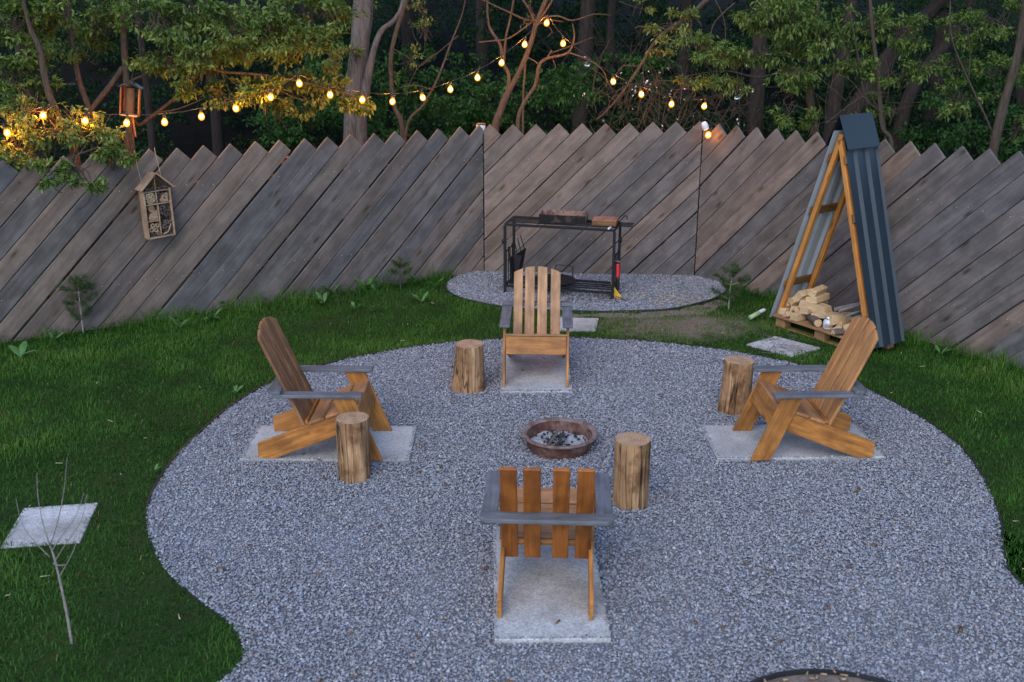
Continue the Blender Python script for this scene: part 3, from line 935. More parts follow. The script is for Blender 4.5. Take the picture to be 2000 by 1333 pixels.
    # rear crossbar on top of the armrests, chamfered ends
    cb = [(-arm_out - 0.002, -0.05), (arm_out + 0.002, -0.05), (arm_out + 0.002, 0.015), (arm_out - 0.035, 0.045), (-arm_out + 0.035, 0.045), (-arm_out - 0.002, 0.015)]
    Mx = Matrix.Rotation(R(90), 4, 'Z') @ Matrix.Identity(4)
    Mx = Matrix(((0, 1, 0), (1, 0, 0), (0, 0, -1))).to_4x4()
    Mx.translation = (0.735, 0, 0.5155)
    obj('rear_crossbar', prism(cb, -0.0125, 0.0125, 0.004, 'rear_crossbar'), am, c, Mx)
    return c
M['back_brown'] = mat_wood('dark_acacia_back_slat', (0.12, 0.05, 0.02), (0.31, 0.145, 0.062), rough=0.6, grain=(1.6, 20, 20), stain=0.45)
M['back_pale'] = mat_wood('pale_acacia_back_slat', (0.25, 0.122, 0.052), (0.45, 0.245, 0.12), rough=0.6, grain=(1.6, 20, 20), stain=0.4)
M['back_red'] = mat_wood('red_acacia_back_slat', (0.16, 0.046, 0.008), (0.36, 0.112, 0.017), rough=0.55, grain=(1.6, 20, 20), stain=0.42)
M['back'] = mat_wood('acacia_back_slat', (0.25, 0.11, 0.035), (0.46, 0.22, 0.08),
    tint=[(0.0, (0.85, 0.82, 0.8)), (0.5, (1, 1, 1)), (1.0, (1.12, 1.08, 1.04))], rough=0.55, grain=(2.0, 26, 26), stain=0.3)
SL = [(-0.238, -0.142), (-0.118, -0.022), (0.020, 0.116), (0.140, 0.236)]
chair('wooden chair on the left of the gravel circle, turned to the right', (-0.897, 7.164), R(180 - 1), 0.31, SL, back='back_brown')
chair('wooden chair on the right of the gravel circle, turned to the left', (1.677, 7.176), R(2.4), 0.31, SL)
chair('far wooden chair facing the camera, in front of the grill rack', (0.201, 8.332), R(90 - 2), 0.305, [(-0.203, -0.118), (-0.088, -0.003), (0.022, 0.107), (0.126, 0.205)], drop=0.09, back='back_pale', SLAT=0.73)
chair('nearest wooden chair, seen from behind with flat-topped back slats', (0.222, 5.795), R(-90 - 2.6), 0.352, [(-0.246, -0.157), (-0.125, -0.033), (0.030, 0.118), (0.155, 0.243)], arch=False, drop=0.085, back='back_red', SLAT=0.73)

# ------------------------------------------------------------------ log stools
def stump(label, x, y, h, r, seed, flare=0.0, rz=0.0, tilt=(0, 0)):
    bm = bmesh.new()
    seg, nz = 40, 16
    rings = []
    for j in range(nz + 1):
        f = j / nz
        ring = []
        for k in range(seg):
            a = 2 * math.pi * k / seg
            rr = r * (1 + 0.05 * mnoise.noise(Vector((math.cos(a) * 1.1 + seed, math.sin(a) * 1.1, f * 1.2 + seed))) + 0.014 * mnoise.noise(Vector((math.cos(a) * 5 + seed, math.sin(a) * 5, f * 2))))
            if flare: rr *= 1 + flare * max(0, math.cos(a - math.pi)) ** 1.5 * (1 - f) ** 1.6 + 0.3 * flare * (1 - f) ** 3
            rr *= 1 - 0.03 * (1 if j == nz else 0)
            ring.append(bm.verts.new((rr * math.cos(a), rr * math.sin(a), f * h - 0.015 * (j == 0))))
        rings.append(ring)
    for a, b in zip(rings, rings[1:]):
        for k in range(seg):
            f = bm.faces.new((a[k], a[(k + 1) % seg], b[(k + 1) % seg], b[k])); f.smooth = True
    o = obj('log_stool', bm_mesh(bm, 'log_stool'), M['stump'])
    # cut ends
    bm = bmesh.new()
    top = [bm.verts.new(v) for v in [(0.97 * r * math.cos(2 * math.pi * k / 40) * (1 + 0.05 * mnoise.noise(Vector((math.cos(2 * math.pi * k / 40) * 1.1 + seed, math.sin(2 * math.pi * k / 40) * 1.1, 1.2 + seed))) + 0.014 * mnoise.noise(Vector((math.cos(2 * math.pi * k / 40) * 5 + seed, math.sin(2 * math.pi * k / 40) * 5, 2)))),
        0.97 * r * math.sin(2 * math.pi * k / 40) * (1 + 0.05 * mnoise.noise(Vector((math.cos(2 * math.pi * k / 40) * 1.1 + seed, math.sin(2 * math.pi * k / 40) * 1.1, 1.2 + seed))) + 0.014 * mnoise.noise(Vector((math.cos(2 * math.pi * k / 40) * 5 + seed, math.sin(2 * math.pi * k / 40) * 5, 2)))), h) for k in range(40)]]
    cv = bm.verts.new((0, 0, h + 0.004))
    for k in range(40): bm.faces.new((top[k], top[(k + 1) % 40], cv))
    bmesh.ops.recalc_face_normals(bm, faces=bm.faces)
    obj('cut_end', bm_mesh(bm, 'cut_end'), M['endgrain'], o)
    o.location = (x, y, 0.006)
    o.rotation_euler = (tilt[0], tilt[1], rz)
    tag(o, label, 'log stool', 'log stools between the chairs')
stump('upright log in front of the left chair', -1.071, 6.68, 0.44, 0.112, 1.3)
stump('upright log right of the nearest chair, by the fire bowl', 0.778, 6.30, 0.455, 0.117, 4.9)
stump('upright log with a flared foot left of the far chair', -0.345, 8.36, 0.40, 0.117, 8.2, 0.28)
stump('upright log left of the right chair, leaning slightly', 1.765, 7.89, 0.43, 0.116, 12.7, 0.10, 0, (0, R(2)))

# ------------------------------------------------------------------ fire bowl
bc = at_z(1094.5, 845, 0.12)
bowl = thing('fire_bowl', 'round rusty steel fire bowl set in the gravel', 'fire bowl', (bc.x, bc.y, 0))
bm = bmesh.new()
rg = lathe(bm, [(0.225, -0.01), (0.236, 0.03), (0.25, 0.085), (0.252, 0.10)], 56, 0.006)
obj('wall', bm_mesh(bm, 'wall', True), M['rust'], bowl)
bm = bmesh.new()
lathe(bm, [(0.250, 0.096), (0.272, 0.104), (0.281, 0.114), (0.280, 0.123), (0.268, 0.127), (0.250, 0.124), (0.238, 0.112)], 56, 0.006)
obj('rim', bm_mesh(bm, 'rim', True), M['ashy_rust'], bowl)
bm = bmesh.new()
lathe(bm, [(0.238, 0.112), (0.228, 0.07), (0.216, 0.01)], 56, 0.006)
obj('inner_wall', bm_mesh(bm, 'inner_wall', True), M['rust'], bowl)
bm = bmesh.new()
nr = 14
rows = []
for i in range(nr + 1):
    row = []
    for k in range(40):
        r_ = 0.222 * i / nr; a = 2 * math.pi * k / 40
        x, y = r_ * math.cos(a), r_ * math.sin(a)
        row.append(bm.verts.new((x, y, 0.036 + 0.020 * mnoise.noise(Vector((x * 14, y * 14, 1))) + 0.012 * mnoise.noise(Vector((x * 40, y * 40, 5))))))
    rows.append(row)
for a, b in zip(rows, rows[1:]):
    for k in range(40): bm.faces.new((a[k], a[(k + 1) % 40], b[(k + 1) % 40], b[k]))
bmesh.ops.remove_doubles(bm, verts=bm.verts, dist=1e-5)
tag(obj('ash_bed', bm_mesh(bm, 'ash_bed', True), M['ash']), 'grey ash filling the fire bowl', kind='stuff').location = (bc.x, bc.y, 0)
bm = bmesh.new()
for _ in range(120):
    r_ = 0.20 * math.sqrt(random.random()); a = random.uniform(0, 6.28)
    if random.random() < 0.45: r_ *= 0.5
    s = random.uniform(0.004, 0.013)
    vs = bmesh.ops.create_icosphere(bm, subdivisions=1, radius=s, matrix=Matrix.Translation((bc.x + r_ * math.cos(a), bc.y + r_ * math.sin(a), 0.046 + random.uniform(0, 0.012))) @ Euler((random.random() * 6, random.random() * 6, 0)).to_matrix().to_4x4() @ Matrix.Diagonal((1.2, 0.9, 0.6, 1)))['verts']
    for v in vs: v.co += Vector((random.uniform(-.2, .2), random.uniform(-.2, .2), random.uniform(-.2, .2))) * s
tag(obj('charcoal_lumps', bm_mesh(bm, 'charcoal_lumps'), M['charcoal']), 'small black coals on the ash in the fire bowl', kind='stuff')
for i, (x0, y0, x1, y1, z1, r_, mt, lab) in enumerate([
        (-0.09, -0.10, 0.0, 0.06, 0.125, 0.011, 'bark_wood', 'darkest half-burnt stick in the fire bowl'),
        (-0.075, -0.135, 0.05, 0.03, 0.10, 0.0055, 'twig_grey', 'thin pale stick lying across the ash in the fire bowl'),
        (-0.03, -0.12, 0.03, 0.05, 0.11, 0.009, 'charcoal', 'short charred stick in the middle of the fire bowl'),
        (-0.055, 0.06, 0.035, -0.02, 0.105, 0.012, 'charcoal', 'thick charred chunk behind the sticks in the fire bowl')]):
    bm = bmesh.new()
    tube(bm, [(bc.x + x0, bc.y + y0, 0.058), (bc.x + (x0 + x1) / 2 + 0.006, bc.y + (y0 + y1) / 2, (0.055 + z1) / 2 + 0.002), (bc.x + x1, bc.y + y1, z1)], [r_, r_ * 1.05, r_ * 0.8], 7, 4, 0.25)
    tag(obj('burnt_stick', bm_mesh(bm, 'burnt_stick'), M[mt]), lab, 'stick', 'burnt sticks in the fire bowl')

# ------------------------------------------------------------------ grill rack and what stands on it
GX, GY, GZ = Vector((0.97, -0.2435, 0)), Vector((0.2435, 0.97, 0)), 0.765
g0 = Vector((-0.071, 11.30, 0))
grz = math.atan2(GX.y, GX.x)
rack = thing('grill_rack', 'black iron grill table with barred top and bottom shelf', 'grill', g0, grz)
GW, GD = 1.185, 0.40
bi = M['black_iron']
def gbar(name, p0, p1, s=0.018, par=rack):
    return board(name, p0, p1, s, s, bi, par, side=(0, 0, 1) if abs(Vector(p1).z - Vector(p0).z) < 0.1 else (0, 1, 0), bev=0.0)
for x in (0, GW):
    for y in (0, GD):
        gbar('leg', (x, y, -0.01), (x, y, GZ - 0.0125), 0.027)
for y in (0, GD):
    gbar('top_rail', (0.0, y, GZ), (GW, y, GZ), 0.025)
    gbar('bottom_rail', (0.011, y, 0.085), (GW - 0.011, y, 0.085), 0.024)
for x in (0.0, GW):
    gbar('end_rail', (x, 0.0105, GZ), (x, GD - 0.0105, GZ), 0.018)
    gbar('end_rail', (x, 0.0105, 0.085), (x, GD - 0.0105, 0.085), 0.018)
    gbar('end_rail', (x, 0.0105, 0.46), (x, GD - 0.0105, 0.46), 0.012)
for i in range(4):
    y = GD * (i + 1) / 5
    bar_obj('top_bar', (0.0, y, GZ + 0.016), (GW + (0.16 if i in (1, 2, 3) else 0.0), y, GZ + 0.016), 0.0075, bi, rack)
    bar_obj('shelf_bar', (0.0, y, 0.098), (GW, y, 0.102), 0.0085, bi, rack)
for x in (0.0, GW):
    for i in range(4):
        y = GD * (i + 0.7) / 4.6
        bar_obj('side_rod', (x, y, 0.09), (x, y, 0.46 + 0.03 * (i % 2)), 0.0055, bi, rack)
for x, y in ((-0.02, 0.0), (GW + 0.02, GD - 0.04)):
    bm = bmesh.new(); tube(bm, [(x - 0.012, y, 0.58), (x + 0.012, y, 0.58)], 0.024, 14, 1)
    obj('lug', bm_mesh(bm, 'lug'), bi, rack)
def gpt(x, y, z): return g0 + GX * x + GY * y + Vector((0, 0, z))
# open brazier tray
br = thing('brazier_tray', 'sooty rusty open steel tray standing on the grill rack', 'fire tray', gpt(0.36, 0.05, GZ + 0.0240), grz + R(4))
BW, BDp, BH = 0.50, 0.27, 0.085
bm = bmesh.new(); box_bm(bm, (BW / 2, BDp / 2, 0.004), (BW, BDp, 0.006)); obj('bottom', bm_mesh(bm, 'bottom'), M['sooty'], br)
for nm, c_, s_ in (('front_plate', (BW / 2, 0.002, BH / 2 + 0.008), (BW, 0.004, BH)), ('back_plate', (BW / 2, BDp - 0.002, BH / 2 + 0.008), (BW, 0.004, BH)),
                   ('end_plate', (0.002, BDp / 2, BH / 2 + 0.008), (0.004, BDp - 0.009, BH)), ('end_plate', (BW - 0.002, BDp / 2, BH / 2 + 0.008), (0.004, BDp - 0.009, BH))):
    bm = bmesh.new(); box_bm(bm, c_, s_); obj(nm, bm_mesh(bm, nm), M['sooty'] if nm == 'front_plate' else M['tray_rust'], br)
bar_obj('handle', (-0.01, 0.05, 0.02), (BW + 0.01, 0.05, 0.02), 0.006, bi, br)
blk = thing('wooden_block', 'scorched reddish wooden block on the right of the grill top', 'block', gpt(0.93, 0.07, GZ + 0.0240), grz + R(2))
bm = bmesh.new(); box_bm(bm, (0.13, 0.11, 0.0305), (0.26, 0.22, 0.06)); bevel(bm, 0.005)
ob = obj('body', bm_mesh(bm, 'body'), [M['batten'], M['brick_red']], blk)
for p in ob.data.polygons:
    if p.normal.z > 0.7: p.material_index = 1
pk = thing('poker', 'black hooked poker with a white tip lying over the grill edge', 'poker', gpt(1.14, 0.06, GZ + 0.026), grz)
bm = bmesh.new(); tube(bm, [(0.0, -0.03, 0.0), (0.03, 0.10, 0.005), (0.07, 0.27, 0.03), (0.09, 0.33, 0.055), (0.115, 0.345, 0.04), (0.118, 0.33, 0.015)], 0.006, 7, 5)
obj('shaft', bm_mesh(bm, 'shaft', True), bi, pk)
bar_obj('tip', (-0.015, -0.095, -0.004), (0.0, -0.03, 0.0), 0.011, M['white'], pk, 8)
# round pan on the bottom shelf
pan = thing('round_pan', 'round black cooking pan with a hoop handle on the bottom shelf', 'pan', gpt(0.50, 0.2, 0.106), grz)
bm = bmesh.new()
lathe(bm, [(0.0, 0.0), (0.19, 0.0), (0.225, 0.03), (0.24, 0.034), (0.243, 0.028), (0.238, 0.024), (0.228, 0.022)], 40)
bmesh.ops.remove_doubles(bm, verts=bm.verts, dist=1e-5)
obj('dish', bm_mesh(bm, 'dish', True), M['black_iron'], pan)
bm = bmesh.new(); tube(bm, [(-0.02, 0.20, 0.03), (-0.02, 0.21, 0.12), (0.0, 0.215, 0.14), (0.16, 0.19, 0.14), (0.18, 0.17, 0.12), (0.18, 0.15, 0.03)], 0.005, 6, 5)
obj('handle', bm_mesh(bm, 'handle', True), bi, pan)
# grill basket hanging inside the left end
gp = thing('grill_plate', 'black plate with long rods hanging inside the left end of the grill rack', 'grill plate', gpt(0.03, 0.05, 0.09), grz)
side_plate('plate', [(0.0, 0.0), (0.06, 0.0), (0.13, 0.31), (0.02, 0.31)], 0.07, 0.09, 0, bi, gp)
bm = bmesh.new()
vs = [bm.verts.new(v) for v in ((0.03, 0.02, 0.0), (0.05, 0.30, 0.0), (0.11, 0.31, 0.34), (0.0, 0.0, 0.29))]
f = bm.faces.new(vs)
ex = bmesh.ops.extrude_face_region(bm, geom=[f]); bmesh.ops.translate(bm, verts=[v for v in ex['geom'] if isinstance(v, bmesh.types.BMVert)], vec=(0.012, 0, 0))
bmesh.ops.recalc_face_normals(bm, faces=bm.faces)
obj('pan_sheet', bm_mesh(bm, 'pan_sheet'), bi, gp)
for i in range(5):
    f_ = i / 4
    bar_obj('rod', (0.006 + 0.1 * f_, 0.01 + 0.29 * f_, 0.28 + 0.05 * f_), (0.0 + 0.06 * f_, 0.0 + 0.28 * f_, 0.42 + 0.07 * f_), 0.0055, bi, gp)
# axe hanging on the right end
ax = thing('axe', 'red and black axe with yellow blade hanging at the right of the grill rack', 'axe', gpt(GW + 0.03, 0.10, 0.0), grz)
bm = bmesh.new(); tube(bm, [(0.005, 0, 0.235), (0.012, 0, 0.12), (0.002, 0, 0.065)], [0.015, 0.014, 0.018], 8, 4); obj('shaft', bm_mesh(bm, 'shaft', True), M['black_plastic'], ax)
bm = bmesh.new(); tube(bm, [(0.0, 0, 0.385), (0.004, 0, 0.33), (0.005, 0, 0.235)], [0.02, 0.018, 0.0155], 8, 4); obj('grip', bm_mesh(bm, 'grip', True), M['red'], ax)
bm = bmesh.new(); tube(bm, [(-0.03, 0, 0.41), (0.025, 0, 0.405)], [0.024, 0.02], 8, 1); obj('pommel', bm_mesh(bm, 'pommel'), M['black_plastic'], ax)
side_plate('blade', [(-0.062, 0.19), (-0.05, 0.10), (-0.005, -0.02), (0.03, -0.045), (0.068, -0.01), (0.06, 0.03), (0.0, 0.10)], -0.02, -0.032, 0, M['yellow'], ax)

# ------------------------------------------------------------------ firewood shelter
S1, S2 = at_z(1517, 613, 0.12), at_z(1700, 672, 0.12)
S1.z = S2.z = 0.0
SM = (S1 + S2) / 2
st_ = (S2 - S1).normalized()
srz = math.atan2(st_.y, st_.x)
shed = thing('firewood_shelter', 'narrow A-frame wood store with blue corrugated roof against the fence', 'wood store', SM, srz)
HWD, AP, SD = 0.602, 1.978, 0.385
def raf(y, s, z):      # point on a rafter line at height z
    return Vector((s * HWD * (1 - z / AP), y, z))
sl = Vector((HWD, 0, -AP)).normalized()       # down the right slope
for y in (0.022, SD - 0.022):
    for s in (-1, 1):
        d = Vector((s * HWD, 0, -AP)).normalized()
        nrm = Vector((s * AP, 0, HWD)).normalized()
        a, b = raf(y, s, AP - 0.03) - nrm * 0.024, raf(y, s, 0.11) - nrm * 0.024
        if s > 0: a = a + d * 0.045
        board('rafter', a, b, 0.045, 0.045, M['timber'], shed, side=(0, 1, 0))
for s, fr in ((-1, (0.13, 0.39, 0.77)), (1, (0.13, 0.385, 0.83))):
    nrm = Vector((s * AP, 0, HWD)).normalized()
    d = Vector((s * HWD, 0, -AP)).normalized()
    for f in fr:
        p = raf(0, s, AP * (1 - f)) + nrm * 0.0125
        board('batten', p + Vector((0, -0.012, 0)), p + Vector((0, SD + 0.01, 0)), 0.075, 0.024, M['batten'], shed, side=d)
def corrugated(s):
    nrm = Vector((s * AP, 0, HWD)).normalized()
    d = Vector((s * HWD, 0, -AP)).normalized()
    Lr = math.hypot(HWD, AP)
    y = -0.05 if s < 0 else 0.004
    prof = [(y, 0.0)]
    for yc in (0.145, 0.305):
        prof += [(yc - 0.055, 0.0), (yc - 0.03, 0.026), (yc + 0.03, 0.026), (yc + 0.055, 0.0)]
    prof += [(SD + 0.02, 0.0), (SD + 0.04, 0.02)]
    bm = bmesh.new()
    top0 = raf(0, s, AP) + nrm * 0.0265 + d * 0.01
    cols = []
    for off, flip in ((0.0, False), (0.0025, True)):
        rows_ = []
        for f in (0.0, 0.5, 1.0):
            rows_.append([bm.verts.new(top0 + d * (Lr * f * 0.955) + Vector((0, yy, 0)) + nrm * (zz + off)) for yy, zz in prof])
        for a, b in zip(rows_, rows_[1:]):
            for k in range(len(prof) - 1):
                fc = bm.faces.new((a[k], a[k + 1], b[k + 1], b[k]))
                fc.material_index = 1 if not flip else 0
        cols.append(rows_)
    for e in (0, 2):
        for k in range(len(prof) - 1):
            bm.faces.new((cols[0][e][k], cols[0][e][k + 1], cols[1][e][k + 1], cols[1][e][k]))
    for k in (0, len(prof) - 1):
        for e in (0, 1):
            bm.faces.new((cols[0][e][k], cols[0][e + 1][k], cols[1][e + 1][k], cols[1][e][k]))
    return obj('roof_sheet', bm_mesh(bm, 'roof_sheet'), [M['roof_blue'], M['roof_grey']], shed)
corrugated(-1); corrugated(1)
bm = bmesh.new()
capL = 0.20
apx = Vector((0, 0, AP + 0.135))
pts = []
for s in (-1, 1):
    d = Vector((s * HWD, 0, -AP)).normalized(); nrm = Vector((s * AP, 0, HWD)).normalized()
    pts.append(raf(0, s, AP) + nrm * 0.078 + d * (capL - 0.02))
    pts.append(pts[-1] + nrm * 0.012 + d * 0.004)
prof = [pts[1], pts[0], apx, pts[2], pts[3]]
rings = []
for y in (-0.03, SD + 0.03):
    rings.append([bm.verts.new(p + Vector((0, y, 0))) for p in prof] + [bm.verts.new(p + Vector((0, y, -0.004))) for p in reversed(prof)])
nn_ = len(rings[0])
for k in range(nn_): bm.faces.new((rings[0][k], rings[0][(k + 1) % nn_], rings[1][(k + 1) % nn_], rings[1][k]))
bmesh.ops.recalc_face_normals(bm, faces=bm.faces)
obj('ridge_cap', bm_mesh(bm, 'ridge_cap'), M['roof_blue'], shed)
# pallet floor
pal = obj('pallet', prism([(-0.555, 0.0), (0.545, 0.0), (0.545, 0.40), (-0.555, 0.40)], 0.092, 0.106, 0.002, 'pallet'), M['pallet'], shed)
for y in (-0.03, 0.11, 0.25, 0.37):
    board('deck_board', (-0.56, y + 0.03, 0.1185), (0.548, y + 0.03, 0.1185), 0.105, 0.022, M['pallet'], pal, side=(0, 1, 0))
for x in (-0.49, 0.0, 0.48):
    for y in (0.03, 0.35):
        bm = bmesh.new(); box_bm(bm, (0, 0, 0), (0.12, 0.09, 0.085)); bevel(bm, 0.004)
        obj('block', bm_mesh(bm, 'block'), M['pallet'], pal, Matrix.Translation((x, y, 0.049)))
board('bottom_board', (-0.55, 0.03, 0.011), (0.54, 0.03, 0.011), 0.09, 0.011, M['pallet'], pal, side=(0, 1, 0))

def spt(x, y, z): return SM + st_ * x + Vector((-st_.y, st_.x, 0)) * y + Vector((0, 0, z))
def split_log(label, x, y, z, w, hgt, L, yaw, roll, kind=0, bark=False):
    """a split log: wedge or block section, axis into the store"""
    rr = random.Random(hash((round(x, 3), round(z, 3))) & 0xffff)
    if kind == 0: sec = [(-w / 2, -hgt / 2), (w / 2, -hgt / 2 * 0.9), (w / 2 * 0.85, hgt / 2), (-w / 2 * 0.9, hgt / 2 * 0.95)]
    elif kind == 1: sec = [(-w / 2, -hgt / 2), (w / 2, -hgt / 2 * 0.8), (0.1 * w, hgt / 2)]
    else: sec = [(w / 2 * math.cos(a), hgt / 2 * math.sin(a)) for a in np.linspace(0, 2 * math.pi, 9)[:-1]]
    sec = [(a + rr.uniform(-0.06, 0.06) * w, b + rr.uniform(-0.06, 0.06) * hgt) for a, b in sec]
    me = prism(sec, -L / 2, L / 2, 0.003, 'split_log')
    if bark:
        me.materials.append(M['bark_wood']); me.materials.append(M['firewood'])
        for p in me.polygons:
            p.material_index = 1 if abs(p.normal.z) > 0.8 or (kind != 2 and p.normal.y > 0.3) else 0
        o = obj('split_log', me, None)
    else:
        o = obj('split_log', me, M['firewood'])
    # section x -> store x, section y -> up, extrusion -> store depth; grain along local z, so rotate the material frame by using local axes
    Mx = Matrix.Translation(spt(x, y, z)) @ Matrix.Rotation(srz, 4, 'Z') @ Matrix.Rotation(yaw, 4, 'Z') @ Matrix.Rotation(R(90), 4, 'X') @ Matrix.Rotation(roll, 4, 'Z')
    o.matrix_world = Mx
    o.location, o.rotation_euler = Mx.to_translation(), Mx.to_euler()
    return tag(o, label, 'firewood', 'split logs in the wood store')
Z0 = 0.13
FW = [  # x, y, z, w, h, L, yaw deg, roll deg, section, bark, label
    (-0.50, 0.12, 0.035, 0.075, 0.07, 0.25, 6, 0, 0, 0, 'square-ended split log at the left end of the bottom row of the wood store'),
    (-0.41, 0.09, 0.03, 0.09, 0.06, 0.24, -8, 8, 1, 0, 'white wedge-shaped log second from left in the bottom row of the wood store'),
    (-0.30, 0.07, 0.038, 0.09, 0.075, 0.26, 5, 0, 0, 0, 'chunky pale log left of the bark-covered one in the bottom row of the wood store'),
    (-0.13, 0.04, 0.042, 0.085, 0.08, 0.25, 60, 0, 2, 1, 'round bark-covered log beside the glass jar in the wood store'),
    (-0.50, 0.17, 0.10, 0.12, 0.045, 0.24, -12, 10, 0, 0, 'flat slab-like log sticking out at the far left of the woodpile'),
    (-0.42, 0.15, 0.095, 0.075, 0.06, 0.25, 10, 30, 1, 0, 'narrow split log above the white wedge in the wood store'),
    (-0.33, 0.14, 0.105, 0.085, 0.06, 0.25, -14, -15, 1, 0, 'slanting wedge log in the second row of the woodpile'),
    (-0.24, 0.13, 0.115, 0.10, 0.07, 0.26, 6, 5, 0, 0, 'log right of the slanting wedge in the second row of the woodpile'),
    (-0.41, 0.2, 0.165, 0.085, 0.075, 0.24, 8, 20, 0, 0, 'square log at the left of the third row of the woodpile'),
    (-0.31, 0.2, 0.18, 0.08, 0.08, 0.25, -5, 40, 0, 0, 'tilted square log in the middle of the woodpile heap'),
    (-0.09, 0.15, 0.17, 0.30, 0.10, 0.13, 10, -6, 0, 0, 'big pale plank-like log lying crosswise in the middle of the woodpile'),
    (-0.04, 0.12, 0.105, 0.28, 0.055, 0.13, 8, 8, 0, 0, 'thin split log lying crosswise under the big pale one'),
    (-0.26, 0.22, 0.265, 0.085, 0.12, 0.24, -4, -38, 0, 0, 'long-ended log leaning at the upper left of the woodpile heap'),
    (-0.13, 0.22, 0.265, 0.14, 0.075, 0.24, 10, 6, 0, 0, 'block-shaped log just under the topmost one on the woodpile'),
    (-0.14, 0.23, 0.35, 0.085, 0.10, 0.24, 14, -22, 0, 0, 'topmost block on the woodpile heap'),
    (-0.2, 0.28, 0.20, 0.16, 0.10, 0.2, 0, 0, 0, 0, 'pale log behind the heap in the wood store'),
    (0.10, 0.12, 0.10, 0.11, 0.12, 0.24, -6, 15, 0, 0, 'broad split log directly behind the glass jar'),
    (0.19, 0.13, 0.085, 0.09, 0.12, 0.24, 4, -10, 1, 0, 'upright wedge log right of the broad one behind the jar'),
    (0.16, 0.03, 0.03, 0.075, 0.05, 0.2, 20, 30, 1, 0, 'small orange wedge log right of the glass jar'),
    (0.26, 0.02, 0.03, 0.10, 0.05, 0.22, -28, 0, 2, 1, 'half-round bark log at the front edge right of the jar'),
    (0.28, 0.12, 0.085, 0.085, 0.08, 0.24, 6, 25, 0, 0, 'square split log under the grey branches'),
    (0.35, 0.07, 0.04, 0.085, 0.07, 0.24, -10, 10, 1, 0, 'wedge log below the ends of the grey branches'),
    (0.43, 0.13, 0.045, 0.09, 0.08, 0.24, 5, 0, 0, 0, 'square log at the right end of the wood store'),
    (0.43, 0.14, 0.125, 0.09, 0.07, 0.22, 8, 40, 0, 0, 'tilted log at the right of the wood store, above the end one'),
    (0.02, 0.22, 0.05, 0.10, 0.09, 0.2, 0, 10, 0, 0, 'log low in the middle of the wood store behind the jar'),
]
for x, y, z, w, hgt, L, yaw, roll, kd, bk, lab in FW:
    if z > 0.15: x, y = x - 0.10, y - 0.03
    if z > 0.06: z = 0.06 + (z - 0.06) * 0.72; hgt *= 0.82
    split_log(lab, x, y, Z0 + z, w, hgt, L, R(yaw), R(roll), kd, bool(bk))
BR = [((0.12, 0.02, 0.20), (0.20, 0.16, 0.235), (0.36, 0.34, 0.30), 0.016, 'thick grey branch with a pale cut end on the right logs'),
      ((0.18, 0.01, 0.205), (0.26, 0.16, 0.24), (0.40, 0.33, 0.28), 0.015, 'second thick grey branch with a pale cut end, beside the first'),
      ((0.25, 0.03, 0.175), (0.34, 0.15, 0.215), (0.46, 0.3, 0.25), 0.012, 'grey branch lying right of the two thick ones'),
      ((0.30, 0.02, 0.155), (0.38, 0.13, 0.19), (0.48, 0.28, 0.22), 0.013, 'lowest grey branch at the right of the wood store'),
      ((0.05, 0.10, 0.185), (0.16, 0.2, 0.215), (0.28, 0.33, 0.255), 0.011, 'dark branch at the back left of the branch bundle'),
      ((0.20, 0.09, 0.225), (0.32, 0.2, 0.275), (0.38, 0.33, 0.315), 0.009, 'thin crooked branch on top of the branch bundle')]
for a, b, c_, r_, lab in BR:
    bm = bmesh.new()
    tube(bm, [spt(*a[:2], Z0 + a[2] - 0.0), spt(*b[:2], Z0 + b[2] + 0.012), spt(*c_[:2], Z0 + c_[2])], [r_, r_ * 0.95, r_ * 0.7], 8, 5, 0.3)
    o = obj('branch', bm_mesh(bm, 'branch', True), [M['twig_grey'], M['firewood']])
    for p in o.data.polygons:
        if len(p.vertices) > 4: p.material_index = 1
    tag(o, lab, 'branch', 'grey branches in the wood store')
# glass jar
jp = spt(0.06, 0.03, Z0 + 0.001)
jar = thing('glass_jar', 'small glass jar with a silver lid standing among the firewood', 'jar', jp)
bm = bmesh.new(); lathe(bm, [(0.0, 0.0), (0.043, 0.0), (0.05, 0.012), (0.051, 0.065), (0.044, 0.085), (0.034, 0.093), (0.034, 0.102)], 24); bmesh.ops.remove_doubles(bm, verts=bm.verts, dist=1e-5)
obj('glass_body', bm_mesh(bm, 'glass_body', True), mat_paint('pale_jar_glass', (0.45, 0.48, 0.53), 0.12), jar)
bm = bmesh.new(); lathe(bm, [(0.037, 0.098), (0.038, 0.118), (0.035, 0.121), (0.0, 0.121)], 24); bmesh.ops.remove_doubles(bm, verts=bm.verts, dist=1e-5)
obj('lid', bm_mesh(bm, 'lid', True), mat_metal('silver_lid', (0.6, 0.6, 0.63), 0.3, 0.9), jar)
bm = bmesh.new(); bmesh.ops.create_grid(bm, x_segments=6, y_segments=1, size=0.5)
for v in bm.verts:
    a = R(-110) + v.co.x * 1.2; zz = 0.04 + v.co.y * 0.035
    v.co = (0.0522 * math.cos(a), 0.0522 * math.sin(a), zz)
obj('paper_label', bm_mesh(bm, 'paper_label', True), M['pale_wood'], jar)
